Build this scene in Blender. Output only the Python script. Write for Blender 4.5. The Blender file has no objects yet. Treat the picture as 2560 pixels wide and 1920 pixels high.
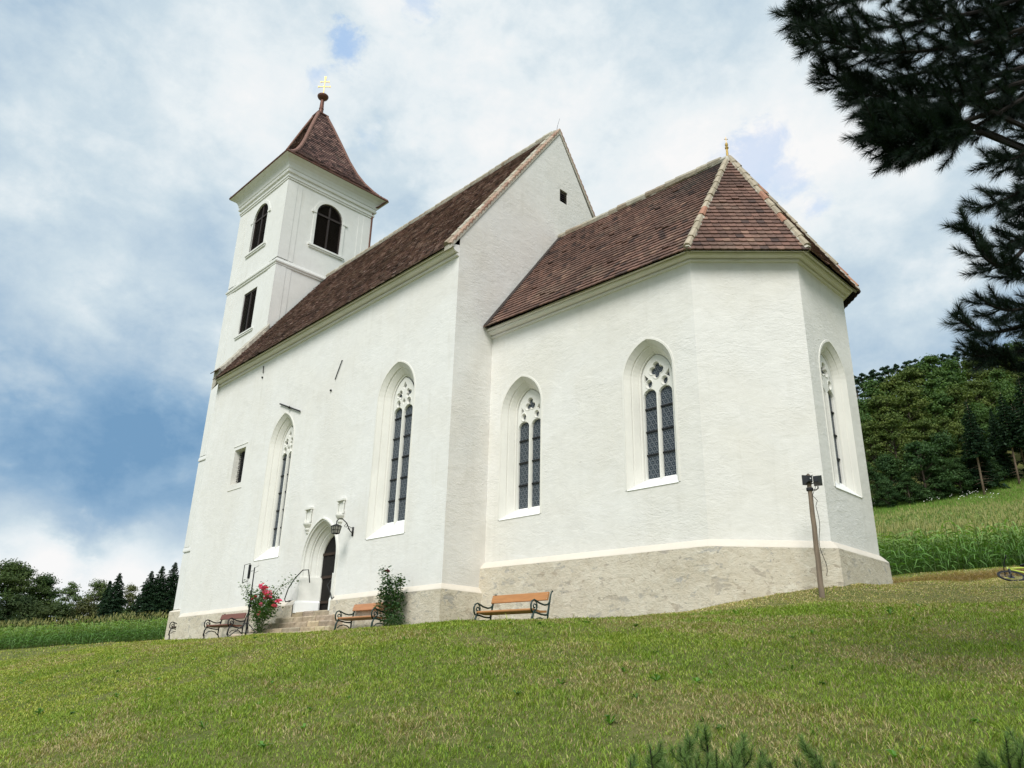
import bpy, bmesh, math, random
import numpy as np
from mathutils import Vector, Matrix, noise as mnoise
from mathutils.geometry import tessellate_polygon
R_ = math.radians
random.seed(7)
RNG = np.random.default_rng(11)
scene = bpy.context.scene
col = scene.collection

# ------------------------------------------------------------------ camera
F_PX, YAW, PITCH, ROLL = 1933.96, 0.79644, 0.361473, 0.0244018
CAM = np.array([15.2032, -12.6055, -2.0979])
def cam_axes():
    fw = np.array([-math.sin(YAW)*math.cos(PITCH), math.cos(YAW)*math.cos(PITCH), math.sin(PITCH)])
    r = np.array([math.cos(YAW), math.sin(YAW), 0.0]); u = np.cross(r, fw)
    return r*math.cos(ROLL)+u*math.sin(ROLL), -r*math.sin(ROLL)+u*math.cos(ROLL), fw
CR, CU, CF = cam_axes()
cam_d = bpy.data.cameras.new('camera'); cam = bpy.data.objects.new('camera', cam_d); col.objects.link(cam)
cam.matrix_world = Matrix(((CR[0], CU[0], -CF[0], CAM[0]), (CR[1], CU[1], -CF[1], CAM[1]),
                           (CR[2], CU[2], -CF[2], CAM[2]), (0, 0, 0, 1)))
cam_d.sensor_width = 36.0; cam_d.lens = 36.0*F_PX/2560.0
cam_d.clip_start = 0.1; cam_d.clip_end = 6000
scene.camera = cam
def ray(px, py):
    return CF + CR*(px-1280)/F_PX - CU*(py-960)/F_PX
def at(px, py, depth):          # a point of the place seen at this spot of the photograph, this many metres away
    return CAM + ray(px, py)*depth
def on_y(px, py, y):
    d = ray(px, py); return CAM + d*((y-CAM[1])/d[1])

# ------------------------------------------------------------------ light and exposure
scene.view_settings.view_transform = 'Standard'; scene.view_settings.look = 'None'
scene.view_settings.gamma = 1.0; scene.view_settings.exposure = 0.76
SUN_DIR = Vector((0.40, -0.66, 0.82)).normalized()
sd = bpy.data.lights.new('sun', 'SUN'); sd.energy = 1.9; sd.angle = R_(26); sd.color = (1.0, 0.97, 0.92)
so = bpy.data.objects.new('sun', sd); col.objects.link(so)
so.rotation_euler = SUN_DIR.to_track_quat('Z', 'Y').to_euler()

world = bpy.data.worlds.new("World"); scene.world = world; world.use_nodes = True
class NT:
    """short-hand for building node trees"""
    def __init__(s, tree): s.t = tree; s.n = tree.nodes; s.l = tree.links
    def new(s, kind, **kw):
        n = s.n.new(kind)
        for k, v in kw.items(): setattr(n, k, v)
        return n
    def link(s, a, b): s.l.new(a, b)
    def put(s, sock, v):
        if hasattr(v, 'is_output'): s.l.new(v, sock)
        elif v is not None: sock.default_value = v
    def math(s, op, a, b=None, c=None, clamp=False):
        n = s.new('ShaderNodeMath', operation=op, use_clamp=clamp)
        s.put(n.inputs[0], a)
        if b is not None: s.put(n.inputs[1], b)
        if c is not None: s.put(n.inputs[2], c)
        return n.outputs[0]
    def vmath(s, op, a, b=None):
        n = s.new('ShaderNodeVectorMath', operation=op); s.put(n.inputs[0], a)
        if b is not None: s.put(n.inputs[1], b)
        return n
    def mix(s, f, a, b, blend='MIX'):
        n = s.new('ShaderNodeMix', data_type='RGBA', blend_type=blend)
        s.put(n.inputs[0], f); s.put(n.inputs[6], a); s.put(n.inputs[7], b)
        return n.outputs[2]
    def noise(s, vec, scale, detail=4, rough=0.55, dist=0.0):
        n = s.new('ShaderNodeTexNoise'); s.put(n.inputs['Vector'], vec)
        n.inputs['Scale'].default_value = scale; n.inputs['Detail'].default_value = detail
        n.inputs['Roughness'].default_value = rough; n.inputs['Distortion'].default_value = dist
        return n.outputs[0]
    def ramp(s, f, stops, interp='LINEAR'):
        n = s.new('ShaderNodeValToRGB'); n.color_ramp.interpolation = interp
        e = n.color_ramp.elements
        while len(e) < len(stops): e.new(0.5)
        for i, (p, c) in enumerate(stops):
            e[i].position = p; e[i].color = c if len(c) == 4 else (*c, 1)
        s.put(n.inputs[0], f); return n.outputs[0]
    def maprange(s, v, a, b, c=0.0, d=1.0, smooth=False):
        n = s.new('ShaderNodeMapRange', clamp=True)
        if smooth: n.interpolation_type = 'SMOOTHSTEP'
        s.put(n.inputs[0], v)
        for i, x in enumerate((a, b, c, d)): n.inputs[i+1].default_value = x
        return n.outputs[0]
    def mapping(s, vec, scale=(1, 1, 1), rot=(0, 0, 0), loc=(0, 0, 0)):
        n = s.new('ShaderNodeMapping'); s.put(n.inputs[0], vec)
        n.inputs[1].default_value = loc; n.inputs[2].default_value = rot; n.inputs[3].default_value = scale
        return n.outputs[0]

def build_sky():
    w = NT(world.node_tree); w.n.clear()
    tc = w.new('ShaderNodeTexCoord'); D = tc.outputs['Generated']
    nishita = w.new('ShaderNodeTexSky', sky_type='NISHITA'); nishita.sun_disc = False
    nishita.sun_elevation = math.asin(SUN_DIR.z); nishita.sun_rotation = math.atan2(SUN_DIR.x, SUN_DIR.y)
    nishita.altitude = 300; nishita.air_density = 1.0; nishita.dust_density = 1.0
    sep = w.new('ShaderNodeSeparateXYZ'); w.link(D, sep.inputs[0])
    P = w.mapping(D, (1, 1, 1.55))                                   # banks of cloud, a little flattened
    n1 = w.noise(P, 2.1, 7, 0.52, 0.35)
    n2 = w.noise(w.mapping(D, (1, 1, 1.5), loc=(7.3, 2.1, 0.4)), 5.5, 9, 0.64, 0.35)
    n3 = w.noise(w.mapping(D, (1, 1, 1.4), loc=(1.3, 5.1, 2.4)), 14.0, 7, 0.66, 0.2)
    def puff(scale, loc, detail=6):                                  # rounded cumulus lobes with creases between them
        q = w.noise(w.mapping(D, (1, 1, 1.45), loc=loc), scale, detail, 0.55, 0.25)
        return w.math('SUBTRACT', 1.0, w.math('MULTIPLY', w.math('ABSOLUTE', w.math('SUBTRACT', q, 0.5)), 4.2))
    pf = w.math('ADD', w.math('MULTIPLY', puff(3.6, (2.2, 8.1, 3.3)), 0.6), w.math('MULTIPLY', puff(8.5, (4.1, 1.7, 6.6), 5), 0.4))
    n2 = w.math('ADD', w.math('MULTIPLY', n2, 0.55), w.math('MULTIPLY', w.math('SUBTRACT', 1.0, pf), 0.38))
    base = w.math('ADD', w.math('MULTIPLY', n1, 0.46), w.math('MULTIPLY', n2, 0.36))
    base = w.math('ADD', base, w.math('MULTIPLY', n3, 0.18))       # about 0.5 on average
    val = w.math('ADD', w.math('MULTIPLY', w.math('SUBTRACT', base, 0.5), CLOUD_CONTRAST), CLOUD_MEAN)
    wob = w.math('MULTIPLY', w.math('SUBTRACT', n2, 0.5), 0.16)
    for (px, py, rad, amt) in SKY_SPOTS:                             # where thick or thin cloud stands, as directions
        d = ray(px, py); d = d/np.linalg.norm(d)
        dot = w.vmath('DOT_PRODUCT', D, tuple(d)).outputs['Value']
        ang = w.math('ARCCOSINE', w.math('MINIMUM', dot, 1.0))
        f = w.maprange(w.math('ADD', ang, wob), rad*1.25, rad*0.1, 0.0, amt, True)
        val = w.math('ADD', val, f)
    cl = w.ramp(val, SKY_RAMP)
    blue = w.math('MULTIPLY', w.maprange(w.noise(w.mapping(P, loc=(3.1, 0.7, 1.9)), 5.5, 5, 0.6, 0.8), 0.70, 0.80, 0, 0.7, True), 1.0)
    for (px, py, rad, amt) in BLUE_GAPS:
        d = ray(px, py); d = d/np.linalg.norm(d)
        ang = w.math('ARCCOSINE', w.math('MINIMUM', w.vmath('DOT_PRODUCT', D, tuple(d)).outputs['Value'], 1.0))
        f = w.maprange(w.math('ADD', ang, w.math('MULTIPLY', w.math('SUBTRACT', n3, 0.5), rad*4.0)), rad, rad*0.05, 0.0, amt, True)
        blue = w.math('MAXIMUM', blue, f)
    bg1 = w.new('ShaderNodeBackground'); w.link(cl, bg1.inputs[0]); bg1.inputs[1].default_value = SKY_GAIN
    bgn = w.new('ShaderNodeBackground'); bgn.inputs[1].default_value = 0.06; w.link(nishita.outputs[0], bgn.inputs[0])   # clear sky seen through the gaps
    bgc = w.new('ShaderNodeBackground'); bgc.inputs[0].default_value = (0.24, 0.46, 0.82, 1); bgc.inputs[1].default_value = SKY_GAIN*.8
    bg2 = w.new('ShaderNodeAddShader'); w.link(bgn.outputs[0], bg2.inputs[0]); w.link(bgc.outputs[0], bg2.inputs[1])
    mx = w.new('ShaderNodeMixShader'); w.put(mx.inputs[0], w.math('MULTIPLY', blue, BLUE_AMOUNT))
    w.link(bg1.outputs[0], mx.inputs[1]); w.link(bg2.outputs[0], mx.inputs[2])
    out = w.new('ShaderNodeOutputWorld'); w.link(mx.outputs[0], out.inputs[0])
CLOUD_CONTRAST, CLOUD_MEAN, SKY_GAIN, BLUE_AMOUNT = 2.2, 0.70, 0.56, 0.65
SKY_RAMP = [(0.0, (0.19, 0.36, 0.57)), (0.2, (0.30, 0.47, 0.66)), (0.42, (0.49, 0.63, 0.76)), (0.6, (0.65, 0.77, 0.85)), (0.76, (0.85, 0.92, 0.955)), (0.95, (1.0, 1.0, 1.0))]
SKY_SPOTS = [(120, 1180, 0.24, -0.30), (400, 1170, 0.15, -0.24), (200, 1240, 0.12, -0.12), (330, 900, 0.16, -0.06), (60, 600, 0.20, -0.08), (470, 660, 0.13, -0.10), (90, 1400, 0.035, 0.26), (230, 1440, 0.045, 0.26), (400, 1410, 0.05, 0.30), (330, 1500, 0.05, 0.15), (60, 1560, 0.1, 0.1), (40, 1350, 0.04, 0.26),
             (150, 60, 0.30, -0.05), (1250, 250, 0.33, 0.26), (640, 420, 0.16, 0.12), (2200, 900, 0.20, -0.19), (2330, 1000, 0.20, -0.14), (1950, 480, 0.16, 0.26), (2100, 420, 0.10, 0.12),
             (130, 480, 0.12, 0.14), (300, 780, 0.08, 0.20), (100, 880, 0.09, 0.14), (420, 1040, 0.08, 0.08), (250, 1190, 0.05, 0.08), (1640, 60, 0.2, -0.10), (900, 80, 0.10, 0.05), (960, 430, 0.05, -.16), (2250, 700, .10, .05), (560, 250, .08, .12)]
BLUE_GAPS = [(865, 130, 0.035, 0.9), (795, 185, 0.022, 0.6), (1890, 400, 0.045, 0.6), (1960, 440, 0.03, 0.5), (2040, 520, 0.02, 0.5), (1030, 10, 0.03, 0.5), (910, 360, 0.03, 0.25)]
build_sky()

# ------------------------------------------------------------------ helpers
class MB:
    """collects faces (with a material slot and a colour each) and links them as ONE mesh object"""
    def __init__(s): s.v = []; s.f = []; s.m = []; s.c = []
    def add(s, pts, faces, m=0, c=(1, 1, 1)):
        o = len(s.v); s.v += [tuple(float(x) for x in p) for p in pts]
        for f in faces: s.f.append(tuple(i+o for i in f)); s.m.append(m); s.c.append(c)
    def quad(s, a, b, c, d, m=0, col=(1, 1, 1)): s.add([a, b, c, d], [(0, 1, 2, 3)], m, col)
    def box(s, lo, hi, m=0, c=(1, 1, 1), X=None):
        x0, y0, z0 = lo; x1, y1, z1 = hi
        P = [(x0, y0, z0), (x1, y0, z0), (x1, y1, z0), (x0, y1, z0), (x0, y0, z1), (x1, y0, z1), (x1, y1, z1), (x0, y1, z1)]
        if X: P = [X(p) for p in P]
        s.add(P, [(0, 3, 2, 1), (4, 5, 6, 7), (0, 1, 5, 4), (1, 2, 6, 5), (2, 3, 7, 6), (3, 0, 4, 7)], m, c)
    def tube(s, pts, rad, n=8, m=0, c=(1, 1, 1), caps=True):
        pts = [Vector(p) for p in pts]; k = len(pts)
        rr = rad if hasattr(rad, '__len__') else [rad]*k
        V = []; prev = None
        for i, p in enumerate(pts):
            t = (pts[min(i+1, k-1)]-pts[max(i-1, 0)]).normalized()
            if prev is None:
                a = Vector((0, 0, 1)) if abs(t.z) < 0.9 else Vector((1, 0, 0))
                x = t.cross(a).normalized()
            else:
                x = (prev-t*prev.dot(t)).normalized()
            prev = x; y = t.cross(x)
            for j in range(n):
                a = 2*math.pi*j/n; V.append(p+(x*math.cos(a)+y*math.sin(a))*rr[i])
        Fs = []
        for i in range(k-1):
            for j in range(n):
                Fs.append((i*n+j, i*n+(j+1) % n, (i+1)*n+(j+1) % n, (i+1)*n+j))
        if caps: Fs += [tuple(range(n-1, -1, -1)), tuple((k-1)*n+j for j in range(n))]
        s.add(V, Fs, m, c)
    def lathe(s, prof, n=16, m=0, c=(1, 1, 1), base=(0, 0, 0), a0=0.0, a1=2*math.pi):
        V = []; full = abs(a1-a0-2*math.pi) < 1e-6; nn = n if full else n+1
        for r, z in prof:
            for j in range(nn):
                a = a0+(a1-a0)*j/n; V.append((base[0]+r*math.cos(a), base[1]+r*math.sin(a), base[2]+z))
        Fs = []
        for i in range(len(prof)-1):
            for j in range(n):
                j2 = (j+1) % nn; Fs.append((i*nn+j, i*nn+j2, (i+1)*nn+j2, (i+1)*nn+j))
        s.add(V, Fs, m, c)
    def loft(s, loops, m=0, c=(1, 1, 1), closed=True, flip=False):
        n = len(loops[0]); V = [p for L in loops for p in L]; Fs = []
        for i in range(len(loops)-1):
            for j in range(n if closed else n-1):
                q = (i*n+j, i*n+(j+1) % n, (i+1)*n+(j+1) % n, (i+1)*n+j)
                Fs.append(q[::-1] if flip else q)
        s.add(V, Fs, m, c)
    def holed(s, outer, holes, P, m=0, c=(1, 1, 1), flip=False):
        """flat face with holes; loops in 2D, P maps (u, v) to 3D"""
        L = [[Vector((u, v, 0)) for u, v in lp] for lp in [outer]+holes]
        tris = tessellate_polygon(L); flat = [p for lp in L for p in lp]
        Fs = []
        for t in tris:
            a, b, d = (flat[i] for i in t); cr = (b-a).cross(d-a).z
            if abs(cr) < 1e-10: continue
            t = tuple(t) if (cr > 0) != flip else tuple(t)[::-1]
            Fs.append(t)
        s.add([P(p.x, p.y) for p in flat], Fs, m, c)
    def build(s, name, mats, parent=None, smooth=False, merge=False, bevel=0):
        me = bpy.data.meshes.new(name)
        off = Vector(ORIGIN.get(parent.name, (0, 0, 0))) if parent else Vector((0, 0, 0))
        me.from_pydata([tuple(Vector(p)-off) for p in s.v], [], s.f)
        mats = mats if isinstance(mats, (list, tuple)) else [mats]
        for mt in mats: me.materials.append(mt)
        if len(mats) > 1: me.polygons.foreach_set('material_index', s.m)
        a = me.attributes.new('tint', 'FLOAT_COLOR', 'FACE')
        a.data.foreach_set('color', np.array([(*c[:3], 1.0) for c in s.c], dtype=np.float32).ravel())
        if smooth: me.polygons.foreach_set('use_smooth', [True]*len(me.polygons))
        if merge:
            bm = bmesh.new(); bm.from_mesh(me); bmesh.ops.remove_doubles(bm, verts=bm.verts, dist=1e-4)
            bmesh.ops.recalc_face_normals(bm, faces=bm.faces); bm.to_mesh(me); bm.free()
        if smooth == 'auto': me.set_sharp_from_angle(angle=R_(38))
        me.update()
        o = bpy.data.objects.new(name, me); col.objects.link(o)
        if parent: o.parent = parent
        if parent and parent.name in ORIGIN: ORIGIN[o.name] = ORIGIN[parent.name]
        return o
ORIGIN = {}          # things whose parts are given in world coordinates -> where their Empty stands
def np_mesh(name, V, Fidx, mat, tint=None, parent=None, nper=3, smooth=False, vtint=None):
    """fast mesh from arrays; every face has nper corners"""
    me = bpy.data.meshes.new(name); V = np.asarray(V, np.float32); Fi = np.asarray(Fidx, np.int32).reshape(-1, nper)
    if parent is not None and parent.name in ORIGIN: V = V-np.array(ORIGIN[parent.name], np.float32)
    me.vertices.add(len(V)); me.vertices.foreach_set('co', V.ravel())
    me.loops.add(Fi.size); me.loops.foreach_set('vertex_index', Fi.ravel())
    me.polygons.add(len(Fi)); me.polygons.foreach_set('loop_start', np.arange(0, Fi.size, nper, dtype=np.int32))
    me.polygons.foreach_set('loop_total', np.full(len(Fi), nper, np.int32))
    for m_ in (mat if isinstance(mat, (list, tuple)) else [mat]): me.materials.append(m_)
    if tint is not None:
        a = me.attributes.new('tint', 'FLOAT_COLOR', 'FACE'); t = np.ones((len(Fi), 4), np.float32); t[:, :3] = tint
        a.data.foreach_set('color', t.ravel())
    if smooth: me.polygons.foreach_set('use_smooth', np.ones(len(Fi), bool))
    me.update(calc_edges=True); me.validate()
    o = bpy.data.objects.new(name, me); col.objects.link(o)
    if parent is not None: o.parent = parent
    return o
def tag(o, label=None, cat=None, group=None, kind=None):
    if label: o['label'] = label
    if cat: o['category'] = cat
    if group: o['group'] = group
    if kind: o['kind'] = kind
    return o
def thing(name, loc, label, cat, group=None, rz=0.0, world_parts=False):
    """an Empty at the thing's base; with world_parts its children are given in world coordinates"""
    o = bpy.data.objects.new(name, None); col.objects.link(o); o.location = loc; o.rotation_euler = (0, 0, rz)
    o.empty_display_size = 0.3
    if world_parts: ORIGIN[o.name] = tuple(float(x) for x in loc)
    return tag(o, label, cat, group)
def copy_tree(o, parent=None):
    c = o.copy(); col.objects.link(c)
    if parent: c.parent = parent
    for ch in list(o.children): copy_tree(ch, c)
    return c

# ------------------------------------------------------------------ materials
MATS = {}
def mat(name, base, rough=0.8, metal=0.0, tint=False, var=None, bump=None, spec=0.3, trans=0.0):
    """principled material; var = (scale, amount[, stretch]) mottles it, bump = list of (scale, strength, dist, stretch)"""
    m = bpy.data.materials.new(name); m.use_nodes = True; t = NT(m.node_tree); t.n.clear()
    out = t.new('ShaderNodeOutputMaterial'); b = t.new('ShaderNodeBsdfPrincipled')
    b.inputs['Roughness'].default_value = rough; b.inputs['Metallic'].default_value = metal
    b.inputs['Specular IOR Level'].default_value = spec
    tc = t.new('ShaderNodeTexCoord'); O = tc.outputs['Object']
    c = (*base, 1)
    if tint:
        a = t.new('ShaderNodeAttribute', attribute_name='tint'); c = t.mix(1.0, c, a.outputs['Color'], 'MULTIPLY')
    if var:
        st = var[2] if len(var) > 2 else (1, 1, 1)
        nz = t.noise(t.mapping(O, st), var[0], 6, 0.6, 0.4)
        f = t.maprange(nz, 0.25, 0.75, 1-var[1], 1+var[1])
        g = t.new('ShaderNodeCombineXYZ')
        for i in range(3): t.put(g.inputs[i], f)
        c = t.mix(1.0, c, g.outputs[0], 'MULTIPLY')
    t.put(b.inputs['Base Color'], c)
    if bump:
        nrm = None
        for (sc, stg, dist, stretch) in bump:
            bp = t.new('ShaderNodeBump'); bp.inputs['Strength'].default_value = stg; bp.inputs['Distance'].default_value = dist
            t.put(bp.inputs['Height'], t.noise(t.mapping(O, stretch), sc, 6, 0.62, 0.6))
            if nrm is not None: t.link(nrm, bp.inputs['Normal'])
            nrm = bp.outputs[0]
        t.link(nrm, b.inputs['Normal'])
    sh = b.outputs[0]
    if trans:
        tr = t.new('ShaderNodeBsdfTranslucent'); t.put(tr.inputs[0], t.mix(1.0, c, (1.5, 1.6, 0.6, 1), 'MULTIPLY') if hasattr(c, 'is_output') else c)
        mx = t.new('ShaderNodeMixShader'); mx.inputs[0].default_value = trans
        t.link(sh, mx.inputs[1]); t.link(tr.outputs[0], mx.inputs[2]); sh = mx.outputs[0]
    t.link(sh, out.inputs[0]); MATS[name] = m; return m

def plaster(name, base, warm, rough_bump=0.5):
    m = bpy.data.materials.new(name); m.use_nodes = True; t = NT(m.node_tree); t.n.clear()
    out = t.new('ShaderNodeOutputMaterial'); b = t.new('ShaderNodeBsdfPrincipled'); b.inputs['Roughness'].default_value = 0.92
    b.inputs['Specular IOR Level'].default_value = 0.15
    O = t.new('ShaderNodeTexCoord').outputs['Object']
    big = t.noise(O, 0.45, 4, 0.55, 0.5); mid = t.noise(O, 2.2, 6, 0.65, 0.8)
    c = t.mix(t.maprange(big, 0.38, 0.66), (*base, 1), (*warm, 1))
    f = t.maprange(mid, 0.3, 0.72, 0.95, 1.03); g = t.new('ShaderNodeCombineXYZ')
    for i in range(3): t.put(g.inputs[i], f)
    c = t.mix(1.0, c, g.outputs[0], 'MULTIPLY')
    run = t.noise(t.mapping(O, (3.2, 3.2, .22)), 1.6, 5, 0.6, 0.3); blot = t.noise(O, 0.9, 5, 0.65, 0.6)
    c = t.mix(t.math('MULTIPLY', t.maprange(run, 0.52, 0.76), t.maprange(blot, 0.42, 0.66, 0, 0.42)), c, (0.58, 0.55, 0.48, 1))
    # trowel strokes and small pits
    st = t.noise(t.mapping(O, (1.0, 1.0, 1.9), (0.25, 0.35, 0.3)), 2.0, 9, 0.66, 0.5)
    st2 = t.noise(t.mapping(O, (1.0, 1.0, 2.4), (-0.35, -0.3, 0.2)), 5.5, 6, 0.66, 0.9)
    patch = t.maprange(t.noise(O, 0.75, 3, 0.5, 0.3), 0.42, 0.62, 0.15, 1.0)
    fine = t.noise(O, 38, 4, 0.7)
    pits = t.math('MULTIPLY', t.maprange(t.noise(O, 21, 3, 0.6), 0.70, 0.74), t.maprange(t.noise(O, 0.8, 2), 0.54, 0.62))
    h = t.math('ADD', t.math('MULTIPLY', st, 0.8), t.math('MULTIPLY', t.math('MULTIPLY', st2, patch), 0.75)); h = t.math('ADD', h, t.math('MULTIPLY', fine, 0.06))
    h = t.math('SUBTRACT', h, t.math('MULTIPLY', pits, 0.35))
    bp = t.new('ShaderNodeBump'); bp.inputs['Strength'].default_value = rough_bump; bp.inputs['Distance'].default_value = 0.03
    t.link(h, bp.inputs['Height']); t.link(bp.outputs[0], b.inputs['Normal'])
    c = t.mix(t.math('MULTIPLY', pits, 0.35), c, (0.35, 0.30, 0.22, 1))
    t.put(b.inputs['Base Color'], c); t.link(b.outputs[0], out.inputs[0]); return m
M_WALL = plaster('lime_plaster', (0.81, 0.80, 0.77), (0.775, 0.755, 0.71), 0.5)
M_GABLE = plaster('lime_plaster_warm', (0.79, 0.77, 0.735), (0.755, 0.72, 0.665), 0.70)
M_CHOIR = plaster('lime_plaster_choir', (0.80, 0.785, 0.745), (0.765, 0.74, 0.68), 0.7)
M_TOWER = plaster('lime_plaster_tower', (0.785, 0.785, 0.76), (0.76, 0.755, 0.72), 0.16)
M_SILLP = mat('fresh_white_plaster', (0.83, 0.83, 0.81), 0.9, var=(3, 0.03), bump=[(9, 0.15, 0.02, (1, 1, 1))])
M_CORN = mat('cornice_plaster', (0.82, 0.79, 0.76), 0.9, var=(1.5, 0.06), bump=[(7, 0.12, 0.02, (1, 1, 1))])
M_STONE = mat('cream_window_stone', (0.77, 0.75, 0.69), 0.85, var=(2.2, 0.07, (1, 1, 0.5)), bump=[(22, 0.15, 0.01, (1, 1, 1))])
M_TRAC = mat('pale_tracery_stone', (0.76, 0.75, 0.70), 0.85, var=(6, 0.05), bump=[(30, 0.1, 0.01, (1, 1, 1))])
M_LEDGE = mat('cream_ledge', (0.69, 0.63, 0.54), 0.92, var=(1.6, 0.07), bump=[(8, 0.3, 0.03, (1, 1, 1))])

def plinth_mat():
    m = bpy.data.materials.new('rubble_plinth'); m.use_nodes = True; t = NT(m.node_tree); t.n.clear()
    out = t.new('ShaderNodeOutputMaterial'); b = t.new('ShaderNodeBsdfPrincipled'); b.inputs['Roughness'].default_value = 0.95
    b.inputs['Specular IOR Level'].default_value = 0.15
    O = t.new('ShaderNodeTexCoord').outputs['Object']
    n = t.noise(O, 1.3, 6, 0.65, 0.6); n2 = t.noise(O, 9, 5, 0.65, 0.5)
    c = t.mix(t.maprange(n, 0.3, 0.7), (0.56, 0.49, 0.375, 1), (0.72, 0.65, 0.53, 1))
    c = t.mix(t.maprange(n2, 0.42, 0.75, 0, 0.55), c, (0.70, 0.66, 0.56, 1))
    sm = t.noise(t.mapping(O, (1, 1, 1.7)), 2.6, 6, 0.6, 0.5); sm2 = t.noise(t.mapping(O, (1, 1, 1.5), loc=(3, 9, 4)), 4.5, 6, 0.62, 0.6)
    stone = t.math('MAXIMUM', t.maprange(sm, 0.565, 0.62, 0, 0.62, True), t.maprange(sm2, 0.605, 0.65, 0, 0.6, True))
    stone = t.math('MULTIPLY', stone, t.maprange(n2, 0.3, 0.6, 0.35, 1.0))
    tone = t.ramp(t.noise(O, 0.9, 2, 0.5), [(0.3, (0.27, 0.28, 0.30)), (0.5, (0.33, 0.32, 0.30)), (0.6, (0.33, 0.25, 0.17)), (0.75, (0.36, 0.36, 0.37))])
    pale = t.maprange(t.noise(t.mapping(O, (1, 1, 1.6), loc=(5, 1, 7)), 3.4, 6, 0.62, 0.5), 0.58, 0.66, 0, 0.6, True); c = t.mix(pale, c, (0.74, 0.69, 0.58, 1))
    c = t.mix(stone, c, tone)
    pits = t.maprange(t.noise(O, 26, 3, 0.6), 0.66, 0.72)
    c = t.mix(t.math('MULTIPLY', pits, 0.6), c, (0.22, 0.18, 0.12, 1))
    h = t.math('ADD', t.math('MULTIPLY', t.noise(t.mapping(O, (1, 1, 1.8)), 4.0, 10, 0.78, 0.2), 1.2), t.math('MULTIPLY', n2, 0.6))
    h = t.math('SUBTRACT', h, t.math('MULTIPLY', pits, 0.5)); h = t.math('SUBTRACT', h, t.math('MULTIPLY', stone, 0.15))
    bp = t.new('ShaderNodeBump'); bp.inputs['Strength'].default_value = 0.8; bp.inputs['Distance'].default_value = 0.04
    t.link(h, bp.inputs['Height']); t.link(bp.outputs[0], b.inputs['Normal'])
    t.put(b.inputs['Base Color'], c); t.link(b.outputs[0], out.inputs[0]); return m
M_PLINTH = plinth_mat()

def glass_mat():
    """dark leaded bull's-eye panes: rings on a hexagonal grid (object x/z, or y/z on the east face)"""
    m = bpy.data.materials.new('leaded_glass'); m.use_nodes = True; t = NT(m.node_tree); t.n.clear()
    out = t.new('ShaderNodeOutputMaterial'); b = t.new('ShaderNodeBsdfPrincipled')
    O = t.new('ShaderNodeTexCoord').outputs['Object']; sp = t.new('ShaderNodeSeparateXYZ'); t.link(O, sp.inputs[0])
    u = t.math('ADD', sp.outputs[0], sp.outputs[1]); v = sp.outputs[2]; S = 1/0.125
    def cell(du, dv):
        a = t.math('SUBTRACT', t.math('FRACT', t.math('ADD', t.math('MULTIPLY', u, S), du+50)), 0.5)
        bq = t.math('MULTIPLY', t.math('SUBTRACT', t.math('FRACT', t.math('ADD', t.math('MULTIPLY', v, S/1.732), dv+50)), 0.5), 1.732)
        return t.math('SQRT', t.math('ADD', t.math('MULTIPLY', a, a), t.math('MULTIPLY', bq, bq)))
    d = t.math('MINIMUM', cell(0, 0), cell(0.5, 0.5))
    ring = t.math('MULTIPLY', t.maprange(d, 0.36, 0.41), t.maprange(d, 0.50, 0.46))
    dot = t.maprange(d, 0.14, 0.06)
    nz = t.noise(O, 7, 3, 0.6)
    c = t.mix(ring, t.mix(t.maprange(nz, 0.3, 0.7), (0.012, 0.020, 0.030, 1), (0.035, 0.05, 0.065, 1)), (0.17, 0.19, 0.21, 1))
    c = t.mix(t.math('MULTIPLY', dot, 0.8), c, (0.22, 0.25, 0.27, 1))
    t.put(b.inputs['Base Color'], c); b.inputs['Roughness'].default_value = 0.35; b.inputs['Specular IOR Level'].default_value = 0.35
    bp = t.new('ShaderNodeBump'); bp.inputs['Strength'].default_value = 0.6; bp.inputs['Distance'].default_value = 0.02
    t.link(t.math('ADD', ring, t.math('ADD', t.math('MULTIPLY', dot, 0.5), nz)), bp.inputs['Height']); t.link(bp.outputs[0], b.inputs['Normal'])
    t.link(b.outputs[0], out.inputs[0]); return m
M_GLASS = glass_mat()
M_IRON = mat('black_iron', (0.012, 0.012, 0.013), 0.55, 0.0, spec=0.4)
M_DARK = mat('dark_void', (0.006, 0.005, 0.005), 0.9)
M_DOOR = mat('dark_oak', (0.007, 0.005, 0.004), 0.7, var=(3, 0.5, (14, 14, 0.6)))
M_DOORRAIL = mat('oak_rail', (0.040, 0.024, 0.016), 0.7, var=(4, 0.35, (1, 1, 9)))
M_SHUT = mat('dark_louvre_wood', (0.034, 0.025, 0.022), 0.6, var=(6, 0.3))
def tile_mat(name, base):
    return mat(name, base, 0.88, tint=True, var=(9, 0.28), bump=[(30, 0.35, 0.01, (1, 1, 1))], spec=0.2)
M_TILE = tile_mat('clay_tiles', (1, 1, 1))
M_TILEBED = mat('tile_underlay', (0.012, 0.008, 0.007), 0.95)
M_MORTAR = mat('roof_mortar', (0.47, 0.44, 0.37), 0.95, var=(8, 0.2), bump=[(14, 0.6, 0.03, (1, 1, 1))])
M_COPPER = mat('brown_copper', (0.15, 0.07, 0.05), 0.5, 0.4, var=(4, 0.25))
M_GOLD = mat('gilded_metal', (0.50, 0.34, 0.11), 0.45, 0.7)
M_STEP = mat('worn_step_stone', (0.47, 0.40, 0.30), 0.95, tint=True, var=(5, 0.3), bump=[(6, 0.6, 0.05, (1, 1, 1)), (30, 0.4, 0.015, (1, 1, 1))])
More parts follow.
